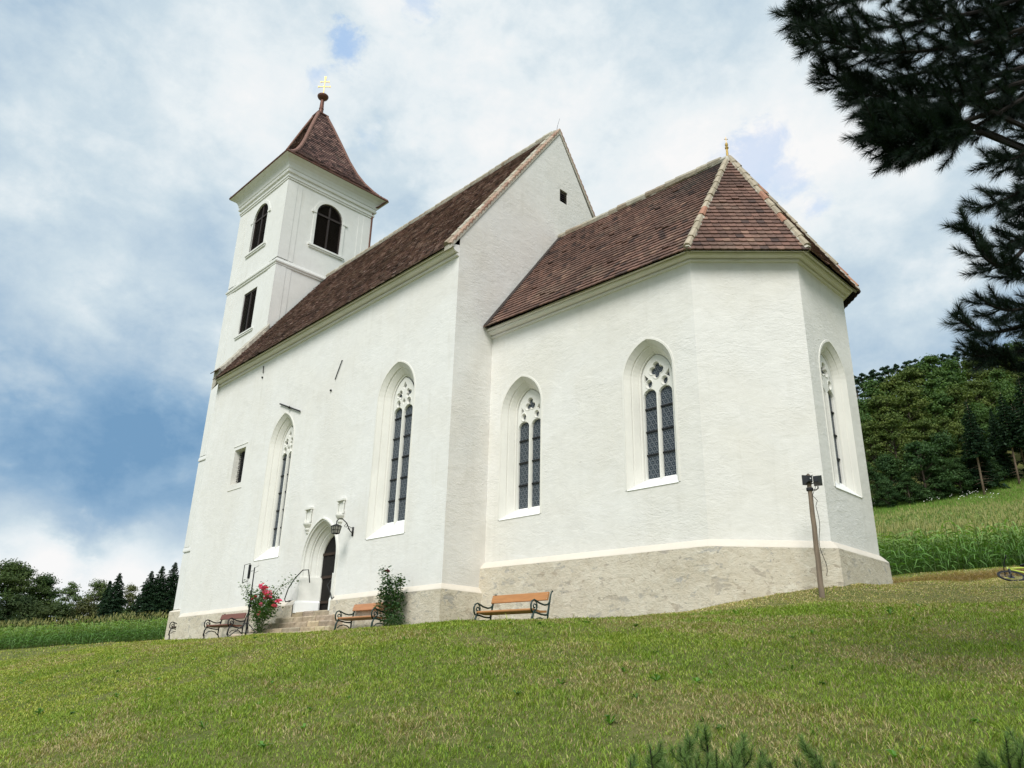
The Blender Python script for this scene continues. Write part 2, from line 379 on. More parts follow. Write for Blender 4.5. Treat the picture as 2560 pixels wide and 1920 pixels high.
# ================================================================== THE CHURCH
L, D, W = 15.15, 1.423, 8.672               # nave length, setback of the choir, nave width
X1, X2, Y2 = 6.72, 8.52, 3.10               # corners of the choir's polygonal end
AX = W/2
XT, YT, WT, DT = -15.27, 1.683, 4.905, 4.87  # tower south-east corner and size
church = thing('church', (-3.0, 4.3, -1.2), 'white plastered village church with brown tiled roofs, west tower and polygonal choir', 'church', world_parts=True)
def sag(x): return 0.0196*x if x < 0 else 0.0   # the old nave has settled a little towards the tower
def arch_loop(hw, Rr, zs, zb, i=0.0, n=9):
    """pointed-arch outline from bottom left over the apex to bottom right, inset by i"""
    c = Rr-hw; r = Rr-i; th = math.acos(max(-1, min(1, c/r)))
    left = [(c-r*math.cos(th*k/n), zs+r*math.sin(th*k/n)) for k in range(n+1)]
    right = [(-u, z) for u, z in left[:-1]][::-1]
    return [(-(hw-i), zb)]+left+right+[(hw-i, zb)]
def foil(cx, cz, k, a, b, rot=math.pi/2, n=8, sx=1.0):
    out = []
    for q in range(k*n):
        t = 2*math.pi*q/(k*n); d = (t % (2*math.pi/k))
        d = d-2*math.pi/k if d > math.pi/k else d
        r = b*math.cos(d)+math.sqrt(max(1e-6, a*a-(b*math.sin(d))**2)); out.append((cx+sx*r*math.cos(t+rot), cz+r*math.sin(t+rot)))
    return out
def oval(cx, cz, a, b, n=14): return [(cx+a*math.cos(2*math.pi*k/n), cz+b*math.sin(2*math.pi*k/n)) for k in range(n)]
def scaled(lp, d):
    cx = sum(p[0] for p in lp)/len(lp); cz = sum(p[1] for p in lp)/len(lp); out = []
    for u, z in lp:
        r = math.hypot(u-cx, z-cz); f = (r+d)/r; out.append((cx+(u-cx)*f, cz+(z-cz)*f))
    return out
def light(x0, x1, zb, ztop, n=8):
    r = (x1-x0)/2; c = (x0+x1)/2; return [(x0, zb)]+[(c-r*math.cos(math.pi*k/n), ztop-r+r*math.sin(math.pi*k/n)) for k in range(n+1)]+[(x1, zb)]

def gothic_window(O, U, N, hw, zb, zs, Rr, prof, dg, kind, rise, bar_step):
    """O: point under the window's middle on the wall face; U along the wall, N into the wall"""
    O, U, N = Vector(O), Vector(U), Vector(N)
    P = lambda u, z, d: O+U*u+Vector((0, 0, z))+N*d
    zbd = lambda d: zb+rise*d/dg
    win = MB(); loops = [[P(u, z, d) for u, z in arch_loop(hw, Rr, zs, zbd(d), i)] for i, d in prof]
    win.loft(loops, closed=False)
    # a hairline raised rim of plaster round the opening
    rim = [[P(u, z, d) for u, z in arch_loop(hw, Rr, zs, zb, i)] for i, d in ((0.0, 0.0), (-0.005, -0.012), (-0.05, -0.012), (-0.055, 0.0))]
    win.loft(rim, closed=False, flip=True)
    w = win.build('gothic_window', M_STONE, church)
    ii, di = prof[-1]; hwi = hw-ii
    sl = MB(); ks = [(0.0, -0.02)]+list(prof)
    for (i0, d0), (i1, d1) in zip(ks[:-1], ks[1:]):
        e0, e1 = (0.0 if d0 < 0 else 0.0), 0.0
        sl.quad(P(-(hw-i0)-e0, zbd(d0), d0), P(hw-i0+e0, zbd(d0), d0), P(hw-i1, zbd(d1), d1), P(-(hw-i1), zbd(d1), d1))
    sl.quad(P(-hw, zbd(-0.02)-0.012, 0), P(hw, zbd(-0.02)-0.012, 0), P(hw, zbd(-0.02), -0.02), P(-hw, zbd(-0.02), -0.02))
    sl.quad(P(-hwi, zbd(di), di), P(hwi, zbd(di), di), P(hwi, zbd(dg+.1), dg+.1), P(-hwi, zbd(dg+.1), dg+.1))
    sl.build('sill', M_SILLP, w)
    # tracery
    b0 = zbd(dg-.08); e, m = 0.022, 0.042
    holes = [light(-hwi+e, -m, b0+0.004, zs-0.26), light(m, hwi-e, b0+0.004, zs-0.26)]; cl = (hwi-e+m)/2
    H = math.sqrt((Rr-ii)**2-(Rr-hw)**2)
    if kind == 'quatrefoil':
        holes += [oval(-cl, zs-0.12, .07, .085), oval(cl, zs-0.12, .07, .085), foil(0, zs+0.19, 4, .085, .105, sx=0.95)]
        holes += [[(s*.345, zs+.13), (s*.25, zs+.02), (s*.36, zs-.06)][::s] for s in (1, -1)]
    elif kind == 'trefoil':
        holes += [oval(-cl, zs-0.12, .065, .08), oval(cl, zs-0.12, .065, .08), foil(0, zs+0.20, 3, .085, .09)]
        holes += [[(s*.335, zs+.16), (s*.27, zs+.06), (s*.36, zs-.03)][::s] for s in (1, -1)]
    else:
        holes += [oval(-cl, zs-0.13, .075, .085), oval(cl, zs-0.13, .075, .085)]
        holes += [foil(s*hwi*.43, zs+.14, 3, .062, .066, math.pi/2+s*.5) for s in (-1, 1)]
        holes += [[(0, zs+H*.80), (-.075, zs+H*.58), (0, zs+H*.47), (.075, zs+H*.58)], [(0, zs-.005), (-.06, zs-.1), (0, zs-.19), (.06, zs-.1)]]
    tr = MB(); d0 = dg-0.075
    frame = arch_loop(hw, Rr, zs, b0-.015, ii-0.01)
    big = [scaled(h, 0.018) if k > 1 else [(u+(-.012 if u < (h[0][0]+h[-1][0])/2 else .012), z+(0.012 if z > b0+.1 else 0)) for u, z in h] for k, h in enumerate(holes)]
    tr.holed(frame, big, lambda u, z: P(u, z, d0))
    for h, g in zip(holes, big):
        tr.loft([[P(u, z, d0) for u, z in g], [P(u, z, d0+0.035) for u, z in h], [P(u, z, dg+0.02) for u, z in h]])
    # round moulding on the mullion and rings round the foils
    tr.tube([P(0, b0, d0-0.005), P(0, zs-0.38, d0-0.005)], 0.026, 6)
    for h in holes[2:5]:
        g = scaled(h, 0.032); tr.tube([P(u, z, d0-0.002) for u, z in g+[g[0]]], 0.012, 5, caps=False)
    tr.build('tracery', M_TRAC, w)
    gl = MB(); fr = arch_loop(hw, Rr, zs, zbd(dg-.08)-.02, ii-0.015)
    gl.holed(fr, [], lambda u, z: P(u, z, dg))
    gl.build('glass', M_GLASS, w)
    z = zbd(dg)+bar_step
    while z < zs-0.4:
        br = MB(); br.box((-hwi, dg-0.035, z-0.016), (hwi, dg-0.012, z+0.016), X=lambda p: P(p[0], p[2], p[1])); br.build('iron_bar', M_IRON, w); z += bar_step
    return arch_loop(hw, Rr, zs, zb, 0)
PROF = [(0.0, 0.0), (0.125, 0.10), (0.135, 0.135), (0.165, 0.145), (0.29, 0.255), (0.30, 0.285), (0.34, 0.30), (0.375, 0.37), (0.40, 0.37)]
PROF_C = [(0.0, 0.0), (0.10, 0.12), (0.108, 0.155), (0.125, 0.165), (0.205, 0.29), (0.215, 0.32), (0.235, 0.33), (0.26, 0.42), (0.27, 0.42)]
S_U, S_N = (1, 0, 0), (0, 1, 0)
def shift(lp, c): return [(u+c, z) for u, z in lp]
holes_nave = [shift(gothic_window((-2.575, 0, 0), S_U, S_N, 0.875, 1.46, 5.59, 1.08, PROF, 0.38, 'circles', 0.46, 0.62), -2.575),
              shift(gothic_window((-9.22, 0, 0), S_U, S_N, 0.82, 1.40, 5.38, 1.19, PROF, 0.38, 'circles', 0.46, 0.62), -9.22)]
holes_choir = [shift(gothic_window((1.235, D, 0), S_U, S_N, 0.735, 1.745, 4.70, 0.93, PROF_C, 0.44, 'trefoil', 0.32, 0.62), 1.235),
               shift(gothic_window((5.39, D, 0), S_U, S_N, 0.69, 1.92, 4.62, 0.88, PROF_C, 0.44, 'quatrefoil', 0.30, 0.56), 5.39)]
holes_east = [shift(gothic_window((X2, 4.335, 0), (0, 1, 0), (-1, 0, 0), 0.68, 1.85, 4.58, 0.88, [(i, d*.62) for i, d in PROF_C], 0.285, 'trefoil', 0.30, 0.56), 4.335)]

# ---- small barred opening beside the tower
RX0, RX1, RZ0, RZ1 = -12.83, -11.94, 4.42, 5.79
rect_hole = [(RX0, RZ0), (RX0, RZ1), (RX1, RZ1), (RX1, RZ0)]
rw = MB(); ins = [(RX0+.04, RZ0+.05), (RX0+.04, RZ1-.04), (RX1-.03, RZ1-.04), (RX1-.03, RZ0+.05)]
rw.loft([[(u, 0, z) for u, z in rect_hole], [(u, .20, z) for u, z in ins], [(u, .3, z) for u, z in ins]])
rw.box((RX0-.12, -.018, RZ1+.13), (RX1+.12, .01, RZ1+.155)); rw.box((RX0-.12, -.018, RZ0-.22), (RX1+.12, .01, RZ0-.195))
bw = rw.build('barred_window', M_CHOIR, church)
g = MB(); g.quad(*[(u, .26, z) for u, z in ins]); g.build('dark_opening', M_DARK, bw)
g = MB()
for k in range(3): x = RX0+.28+.15*k; g.tube([(x, .2, RZ0+.05), (x, .2, RZ1-.04)], .016, 6)
for k in range(7):
    z = RZ0+.2+.17*k; g.tube([(RX0+.04, .2, z), (RX1-.03, .2, z)], .014, 6); g.tube([(RX0+.3, .2, z), (RX0+.27, .13, z+.03), (RX0+.24, .10, z)], .012, 5)
g.build('grille', M_IRON, bw)

# ---- portal
PC, PHW, PZS, PR, PZB = -5.85, 1.0, 1.12, 1.27, -0.42
pprof = [(-0.02, 0.0), (-0.01, -0.045), (0.035, -0.05), (0.055, -0.01), (0.09, 0.0), (0.105, 0.05), (0.19, 0.13), (0.205, 0.17), (0.235, 0.175), (0.25, 0.22), (0.33, 0.30), (0.345, 0.33), (0.375, 0.335), (0.45, 0.42), (0.46, 0.44), (0.46, 0.50)]
pm = MB(); pm.loft([[(PC+u, d, z) for u, z in arch_loop(PHW, PR, PZS, PZB, i, 12)] for i, d in pprof], closed=False)
portal = pm.build('portal', M_TRAC, church)
for s in (-1, 1):       # plain chamfered foot of each jamb and its white base block
    f = MB(); lo = [(1.02, -.075), (1.02, 0.0), (.5+.02, .63), (.44, .63), (.86, .02), (.9, -.075)]
    A = [(1.0, -.055), (1.0, .0), (.50, .47), (.45, .47), (.45, .43), (.90, -.055)]
    def ring(pts, z, g=0.0): return [(PC+s*(u+(-g if u < .9 else g*.6)), d-g, z) for u, d in pts]
    f.loft([ring(A, PZB), ring(A, 0.62)]); f.add(ring(A, 0.62), [tuple(range(6))])
    f.build('jamb_foot', M_TRAC, portal)
    q = MB(); q.loft([ring(A, PZB-.02, .05), ring(A, PZB+.28, .05), ring(A, PZB+.34, .012)]); q.build('jamb_base', M_SILLP, portal)
dr = MB(); dr.holed(arch_loop(.58, PR-.42, PZS, PZB, 0, 12), [], lambda u, z: (PC+u, .46, z))
door = dr.build('door', M_DOOR, church)
for z in (-.12, .62, 1.32):
    g = MB(); g.box((PC-.52, .425, z-.04), (PC+.52, .457, z+.04)); g.build('door_batten', M_DOORRAIL, door)
g = MB(); pts = [(PC+.12+.30+.05*math.sin(k*1.1), .44, .8+k*.06) for k in range(14)]; g.tube(pts, .013, 5); g.build('door_strap', M_IRON, door)
# handrails from the jambs down to the wall plates
for pts in ([(PC-.5+.13, -.02, .42), (PC-.5+.12, -.10, .80), (PC-.62, -.16, .80), (PC-.95, -.22, .55), (PC-1.22, -.24, .28), (PC-1.4, -.22, -.02), (PC-1.44, -.16, -.10), (PC-1.4, -.02, -.06)],
            [(PC+.52, .22, .55), (PC+.54, .12, .40), (PC+.8, -.12, .28), (PC+1.06, -.15, .02), (PC+1.12, -.14, -.12), (PC+1.1, -.02, -.08)]):
    h = MB(); h.tube(pts, .017, 7); e = pts[-1]; h.lathe([(0, -.01), (.05, -.01), (.05, .01), (0, .01)], 10, base=(e[0], e[1], e[2]))
    h.build('handrail', M_IRON, church)

# ---- walls
def z_e(x): return 9.55+sag(x)
nw = MB()
nw.holed([(-L, -1.9), (0, -1.9), (0, z_e(0)), (-L, z_e(-L))], holes_nave+[rect_hole, shift(arch_loop(PHW, PR, PZS, PZB, -0.02, 12), PC)], lambda u, v: (u, 0, v))
nw.quad((-L, W, -1.9), (0, W, -1.9), (0, W, 9.5), (-L, W, 9.3)); nw.quad((-L, 0, -1.9), (-L, W, -1.9), (-L, W, 9.3), (-L, 0, 9.3))
nw.build('nave_wall', M_WALL, church)
# east gable of the nave
vy0, vy1, vz0, vz1 = 4.36, 4.76, 13.30, 13.80
gm = MB(); GP = lambda u, v: (0.0, u, v)
gm.holed([(0, -1.9), (W, -1.9), (W, 9.62), (AX, 16.06), (0, 9.86), (0, 9.62)], [[(vy0, vz0), (vy0, vz1), (vy1, vz1), (vy1, vz0)]], GP)
gm.loft([[(0, vy0, vz0), (0, vy0, vz1), (0, vy1, vz1), (0, vy1, vz0)], [(-.2, vy0, vz0), (-.2, vy0, vz1), (-.2, vy1, vz1), (-.2, vy1, vz0)]])
gm.holed([(0, 9.2), (W, 9.2), (AX, 15.5)], [], lambda u, v: (-.42, u, v))
gable = gm.build('east_gable', M_GABLE, church)
g = MB(); g.quad((-.16, vy0, vz0), (-.16, vy1, vz0), (-.16, vy1, vz1), (-.16, vy0, vz1), 0)
for k in range(6):
    z = vz0+.03+k*.083; g.add([(-.03, vy0, z), (-.03, vy1, z), (-.13, vy1, z+.075), (-.13, vy0, z+.075), (-.03, vy0, z+.016), (-.03, vy1, z+.016), (-.13, vy1, z+.09), (-.13, vy0, z+.09)], [(0, 1, 2, 3), (4, 5, 6, 7), (0, 1, 5, 4)])
g.build('gable_vent', M_SHUT, gable)
# choir
cw = MB(); ZC = 7.2
cw.holed([(0, -1.9), (X1, -1.9), (X1, ZC), (0, ZC+.08)], holes_choir, lambda u, v: (u, D, v))
cw.quad((X1, D, -1.9), (X2, Y2, -1.9), (X2, Y2, ZC), (X1, D, ZC))
cw.holed([(Y2, -1.9), (W-Y2, -1.9), (W-Y2, ZC), (Y2, ZC)], holes_east, lambda u, v: (X2, u, v))
cw.quad((X2, W-Y2, -1.9), (X1, W-D, -1.9), (X1, W-D, ZC), (X2, W-Y2, ZC)); cw.quad((X1, W-D, -1.9), (0, W-D, -1.9), (0, W-D, ZC), (X1, W-D, ZC))
cw.build('choir_wall', M_CHOIR, church)

def offset_poly(pts, o):
    """open polyline pushed to its right-hand (outer) side by o, mitred"""
    out = []; n = len(pts)
    for i, p in enumerate(pts):
        p = Vector(p); dirs = []
        if i > 0: dirs.append((p-Vector(pts[i-1])).normalized())
        if i < n-1: dirs.append((Vector(pts[i+1])-p).normalized())
        ns = [Vector((d.y, -d.x)) for d in dirs]
        if len(ns) == 2:
            b = (ns[0]+ns[1]).normalized(); out.append(p+b*(o/b.dot(ns[0])))
        else: out.append(p+ns[0]*o)
    return out
def sweep(mb, pts, prof, m=0, zf=None, caps=True):
    rows = [[(q.x, q.y, z+(zf(q.x) if zf else 0)) for q in offset_poly(pts, o)] for o, z in prof]
    mb.loft(rows, m, closed=False)
    if caps:
        for j in (0, len(pts)-1): mb.add([r[j] for r in rows], [tuple(range(len(rows)))], m)
CH = [(0, D), (X1, D), (X2, Y2), (X2, W-Y2), (X1, W-D), (0, W-D)]
ccprof = [(0.0, 6.98), (0.045, 6.985), (0.06, 7.01), (0.06, 7.05), (0.045, 7.075), (0.02, 7.08), (0.02, 7.10), (0.10, 7.105), (0.16, 7.13), (0.19, 7.175), (0.195, 7.22), (0.16, 7.225), (0.16, 7.235), (0.25, 7.24), (0.265, 7.31), (0.0, 7.36)]
zch = lambda x: 0.055*(1-min(1, max(0, x/X1)))
c = MB(); sweep(c, CH, [(o, 7.29-(7.34-z)*.68) for o, z in ccprof], zf=zch); c.build('choir_cornice', M_CORN, church)
ncprof = [(0.0, 9.15), (0.05, 9.155), (0.07, 9.19), (0.07, 9.235), (0.05, 9.265), (0.02, 9.27), (0.02, 9.30), (0.11, 9.305), (0.18, 9.335), (0.215, 9.39), (0.22, 9.44), (0.18, 9.445), (0.18, 9.46), (0.27, 9.465), (0.285, 9.53), (0.0, 9.64)]
c = MB(); sweep(c, [(-L-.02, 0), (-.004, 0)], [(o, 9.62-(9.62-z)*.74) for o, z in ncprof], zf=sag); c.build('nave_cornice', M_CORN, church)
# plinths: a cream weathered top over rubble below
def zpl(x): return 0.012*x
pl = MB(); pt = MB()
for a, b in (((-L-.10, 0), (PC-PHW-.05, 0)),):
    sweep(pl, [a, b], [(0.13, -2.0), (0.125, -.12)], zf=zpl); sweep(pt, [a, b], [(0.125, -.12), (0.105, -.085), (0.02, 0.015), (0.0, 0.03)], zf=zpl)
sweep(pl, [(PC+PHW+.05, 0), (0, 0), (0, D)], [(0.14, -2.0), (0.125, -.12)], zf=zpl); sweep(pt, [(PC+PHW+.05, 0), (0, 0), (0, D)], [(0.125, -.12), (0.105, -.085), (0.02, 0.015), (0.0, 0.03)], zf=zpl)
zcp = lambda x: 0.055*(1-min(1, max(0, x/X1)))
PCH = [(0.0, D)]+CH[1:]
sweep(pl, PCH, [(0.24, -2.0), (0.16, .455)], zf=zcp); sweep(pt, PCH, [(0.16, .455), (0.14, .485), (0.03, .60), (0.0, .62)], zf=zcp)
TW = [(XT-WT, YT+DT), (XT-WT, YT), (XT+.1, YT)]
sweep(pl, TW, [(0.16, -2.0), (0.15, .19)]); sweep(pt, TW, [(0.15, .19), (0.13, .22), (0.0, .28)])
pl.build('stone_plinth', M_PLINTH, church); pt.build('plinth_ledge', M_LEDGE, church)

# ---- tower
BX, BY, BHW = XT-WT/2, YT+DT/2, 0.74
def belf(): # round-headed opening
    return [(-BHW, 17.36)]+[(-BHW*math.cos(math.pi*k/14), 19.22+BHW*math.sin(math.pi*k/14)) for k in range(15)]+[(BHW, 17.36)]
faces = {'s': (lambda u, v, d: (BX+u, YT+d, v)), 'e': (lambda u, v, d: (XT-d, BY+u, v))}
tw = MB(); hwS, hwE = WT/2, DT/2; ZTT = 20.6
rectS = [(-.66-.0, 12.84), (-.66, 15.03), (.66, 15.03), (.66, 12.84)]; RCX = -17.58-BX
rectS = [(u+RCX, z) for u, z in rectS]
tw.holed([(-hwS, -1.9), (hwS, -1.9), (hwS, ZTT), (-hwS, ZTT)], [belf(), rectS], lambda u, v: faces['s'](u, v, 0))
tw.holed([(-hwE, 6), (hwE, 6), (hwE, ZTT), (-hwE, ZTT)], [belf()], lambda u, v: faces['e'](u, v, 0))
tw.quad((XT, YT+DT, -1.9), (XT-WT, YT+DT, -1.9), (XT-WT, YT+DT, ZTT), (XT, YT+DT, ZTT)); tw.quad((XT-WT, YT, -1.9), (XT-WT, YT+DT, -1.9), (XT-WT, YT+DT, ZTT), (XT-WT, YT, ZTT))
for k in ('s', 'e'):
    F = faces[k]; hw_ = hwS if k == 's' else hwE
    for lp in [belf()]+([rectS] if k == 's' else []): tw.loft([[F(u, z, 0) for u, z in lp], [F(u, z, .3) for u, z in lp]])
    for s in (-1, 1):      # corner strips in two thin layers
        for z0, z1 in ((16.0, 20.25),)+(((7.2, 15.6), (2.98, 6.9), (.3, 2.7)) if k == 's' else ((10, 15.6),)):
            for w_, t_ in ((.78, .018), (.50, .034)):
                a, b = sorted((s*(hw_+(t_ if k == 's' else 0)), s*(hw_-w_)))
                P0 = [F(a, z0, -t_), F(b, z0, -t_), F(b, z1, -t_), F(a, z1, -t_), F(a, z0, .001), F(b, z0, .001), F(b, z1, .001), F(a, z1, .001)]
                tw.add(P0, [(0, 1, 2, 3), (4, 5, 1, 0), (3, 2, 6, 7), (0, 3, 7, 4), (1, 5, 6, 2)])
tower = tw.build('tower', M_TOWER, church)
def rect_pts(o=0): return [(XT-WT, YT), (XT, YT), (XT, YT+DT), (XT-WT, YT+DT)]
def sweep_ring(mb, prof, m=0):
    rows = []
    for o, z in prof: rows.append([(XT-WT-o, YT-o, z), (XT+o, YT-o, z), (XT+o, YT+DT+o, z), (XT-WT-o, YT+DT+o, z)])
    mb.loft(rows, m)
sc_ = MB()
sweep_ring(sc_, [(0.0, 15.60), (0.05, 15.62), (0.06, 15.69), (0.10, 15.72), (0.11, 15.79), (0.05, 15.84), (0.04, 15.92), (0.0, 15.95)])
sc_.build('string_course', M_TOWER, tower)
for z in (2.80, 7.00): sc_ = MB(); sweep_ring(sc_, [(0.0, z-.04), (0.055, z-.03), (0.06, z+.02), (0.04, z+.16), (0.0, z+.18)]); sc_.build('string_course', M_TOWER, tower)
tc_ = MB(); sweep_ring(tc_, [(0.0, 20.30), (0.05, 20.32), (0.055, 20.40), (0.09, 20.42), (0.10, 20.50), (0.07, 20.53), (0.07, 20.60), (0.15, 20.64), (0.17, 20.72), (0.13, 20.75), (0.13, 20.83), (0.17, 20.86), (0.19, 20.98), (0.25, 21.12), (0.36, 21.24), (0.52, 21.33), (0.56, 21.345)])
tc_.build('cove_cornice', M_TOWER, tower)
def louvres(mb, F, x0, x1, z0, z1, arch=None):
    z = z0
    while z < z1:
        a, b = x0, x1
        if arch and z > arch[1]:
            q = math.sqrt(max(0, arch[0]**2-(z-arch[1])**2)); a, b = max(x0, -q), min(x1, q)
        if b-a > .04:
            mb.add([F(a, z, .09), F(b, z, .09), F(b, z+.055, .17), F(a, z+.055, .17), F(a, z+.014, .085), F(b, z+.014, .085), F(b, z+.07, .165), F(a, z+.07, .165)], [(0, 1, 2, 3), (4, 5, 6, 7), (0, 1, 5, 4)])
        z += .083
def fbox(mb, F, u0, u1, z0, z1, d0, d1, m=0): mb.box((u0, z0, d0), (u1, z1, d1), m, X=lambda p: F(p[0], p[1], p[2]))
for k in ('s', 'e'):
    F = faces[k]; fr = MB()
    arc = lambda r: [(-r*math.cos(math.pi*q/16), 19.22+r*math.sin(math.pi*q/16)) for q in range(17)]
    def arcloop(r, zb): return [(-r, zb)]+arc(r)+[(r, zb)]
    fr.loft([[F(u, z, d) for u, z in arcloop(r, 17.36)] for r, d in ((BHW, 0.02), (BHW, -.035), (BHW+.15, -.035), (BHW+.15, .0))], closed=False)
    for s in (-1, 1):
        fbox(fr, F, *sorted((s*(BHW+.01), s*(BHW+.27))), 19.15, 19.27, -.06, 0)
    fbox(fr, F, -BHW-.24, BHW+.24, 17.19, 17.27, -.06, 0); fbox(fr, F, -BHW-.28, BHW+.28, 17.272, 17.36, -.10, .0)
    bwn = fr.build('belfry_window', M_TOWER, tower)
    lv = MB(); lv.holed(belf(), [], lambda u, v: F(u, v, .24)); louvres(lv, F, -BHW+.05, BHW-.05, 17.42, 19.93, (BHW-.05, 19.22))
    fbox(lv, F, -.045, .045, 17.37, 19.95, .05, .10); fbox(lv, F, -BHW+.01, BHW-.01, 19.17, 19.27, .04, .095)
    lv.loft([[F(u, z, d) for u, z in arcloop(r, 17.37)] for r, d in ((BHW-.005, .2), (BHW-.005, .05), (BHW-.07, .05), (BHW-.07, .2))], closed=False)
    fbox(lv, F, -BHW+.01, BHW-.01, 17.365, 17.44, .045, .1)
    lv.build('shutter', M_SHUT, bwn)
F = faces['s']; fr = MB(); x0, x1 = rectS[0][0], rectS[2][0]
fbox(fr, F, x0-.2, x1+.2, 12.66, 12.73, -.05, 0); fbox(fr, F, x0-.24, x1+.24, 12.732, 12.80, -.08, 0); 
tws = fr.build('stair_window', M_TOWER, tower)
lv = MB(); lv.holed(rectS, [], lambda u, v: F(u, v, .24)); louvres(lv, F, x0+.05, x1-.05, 12.9, 14.95)
mid = (x0+x1)/2
for a, b in ((x0+.004, x0+.07), (mid-.05, mid+.05), (x1-.07, x1-.004)): fbox(lv, F, a, b, 12.845, 15.02, .05, .11)
fbox(lv, F, x0+.004, x1-.004, 14.94, 15.025, .046, .11); fbox(lv, F, x0+.004, x1-.004, 12.843, 12.92, .046, .11)
lv.build('shutter', M_SHUT, tws)

# ---- roofs: every clay tile is modelled
def pick(pal):
    r = random.random()*sum(w for w, _ in pal)
    for w, c in pal:
        r -= w
        if r <= 0: break
    f = random.uniform(.90, 1.10); return tuple(x*f for x in c)
def weather(p, c):
    """patches of older, greyer or redder tiles across a roof face"""
    q = mnoise.noise(Vector(p)*.55); r = mnoise.noise(Vector(p)*1.6+Vector((9, 4, 2))); f = 1+.30*q+.22*r; g_ = max(0, r-.12)*.5
    return tuple(x*f*(1-g_)+m_*g_ for x, m_ in zip(c, (.17, .15, .11)))
def tile(mb, O, U, V, N, w, Lt, c, lift=.062, th=.030):
    j = random.uniform(-.006, .006); a = random.uniform(-.010, .010); lift += random.uniform(-.004, .004)+(.02 if random.random() < .02 else 0)
    U2 = (U+V*a).normalized(); cr = .016
    q = [(0, cr), (.22*w, .3*cr), (.5*w, 0), (.78*w, .3*cr), (w, cr)]
    top = [O+U2*u+V*(v+j)+N*lift for u, v in q]+[O+U2*w+V*Lt+N*.012, O+V*Lt+N*.012]
    bot = [p-N*th for p in top[:5]]
    mb.add(top+bot, [(0, 1, 2, 3, 4, 5, 6)]+[(i, i+7, i+8, i+1) for i in range(4)]+[(0, 6, 7), (4, 11, 5)], 0, c)
def facet(mb, pts, pal, exp=.165, tw_=.18, bed=1):
    """tile a flat roof face; pts start with its eave, left to right"""
    pts = [Vector(p) for p in pts]; O = pts[0]; U = (pts[1]-O).normalized()
    N = U.cross(pts[-1]-O).normalized(); V = N.cross(U)
    poly = [((p-O).dot(U), (p-O).dot(V)) for p in pts]; vmax = max(v for _, v in poly)
    def span(v):
        xs = []
        for (u0, v0), (u1, v1) in zip(poly, poly[1:]+poly[:1]):
            if (v0-v)*(v1-v) <= 0 and abs(v1-v0) > 1e-6: xs.append(u0+(u1-u0)*(v-v0)/(v1-v0))
        return (min(xs), max(xs)) if len(xs) > 1 else None
    mb.add([p-N*.012 for p in pts], [tuple(range(len(pts)))], bed)
    k = 0; v = -.03
    while v < vmax-.05:
        sp = span(max(.002, v+.06))
        if sp:
            u = sp[0]-(tw_/2 if k % 2 else 0)
            while u < sp[1]-.02:
                a, b = max(u, sp[0]), min(u+tw_-.006, sp[1])
                if b-a > .03: tile(mb, O+U*a+V*v, U, V, N, b-a, min(exp*1.7, vmax-v), weather(O+U*a+V*v, pick(pal)))
                u += tw_
        v += exp; k += 1
    return U, V, N
def cap_tiles(mb, a, b, rad, pal, step=.33, m=0, sink=.02, taper=.015, n=8):
    a, b = Vector(a), Vector(b); d = (b-a); ln = d.length; d.normalize(); k = int(ln/step)
    for i in range(k):
        p = a+d*(i*step); r = rad*random.uniform(.93, 1.07); off = Vector((random.uniform(-.012, .012), random.uniform(-.012, .012), -sink))
        mb.tube([p+off, p+off+d*.05, p+off+d*(step+.05)], [r+taper, r+taper, r-taper*.3], n, m, pick(pal))
def mortar(mb, a, b, wd, ht, m=0, seg=40):
    a, b = Vector(a), Vector(b); pts = []; rr = []
    for i in range(seg+1): pts.append(a+(b-a)*(i/seg)); rr.append(wd*random.uniform(.85, 1.15))
    mb.tube(pts, rr, 7, m)
PAL_N = [(5, (.205, .130, .112)), (4, (.26, .175, .15)), (2.5, (.12, .082, .076)), (2, (.37, .27, .24))]
PAL_C = [(6, (.165, .098, .078)), (4, (.140, .086, .070)), (3, (.20, .115, .090)), (1.0, (.080, .054, .048)), (.5, (.26, .16, .12))]
PAL_T = [(5, (.125, .075, .068)), (4, (.18, .105, .092)), (3, (.070, .045, .042)), (1.5, (.25, .155, .13))]
PAL_LIME = [(5, (.40, .36, .28)), (3, (.33, .27, .20)), (2, (.45, .42, .34))]
PAL_HIP = [(5, (.42, .36, .27)), (1.5, (.40, .22, .14)), (3, (.35, .30, .22)), (1, (.36, .19, .13))]
PAL_VERGE = [(5, (.42, .28, .21)), (3, (.48, .36, .28)), (2, (.33, .20, .15))]
def zr(y): return 16.19+(y-AX)*1.430
random.seed(21)
nr = MB(); ye, xw, xe = -.36, -15.12, -.30
facet(nr, [(xw, ye, zr(ye)+sag(xw)), (xe, ye, zr(ye)), (xe, AX, 16.19), (xw, AX, 16.19+sag(xw))], PAL_N, .168, .182)
nr.quad((xw, W+.36, zr(ye)+sag(xw)), (xe, W+.36, zr(ye)), (xe, AX, 16.18), (xw, AX, 16.18+sag(xw)), 1)
nroof = nr.build('nave_roof', [M_TILE, M_TILEBED], church)
g = MB(); mortar(g, (xw, AX, 16.20+sag(xw)), (xe+.1, AX, 16.22), .12, .1, 1)
cap_tiles(g, (xw, AX, 16.27+sag(xw)), (-.05, AX, 16.29), .115, PAL_LIME, .36); g.build('ridge_tiles', [M_TILE, M_MORTAR], nroof)
g = MB()                                               # roof-tile rope on the gable's verges
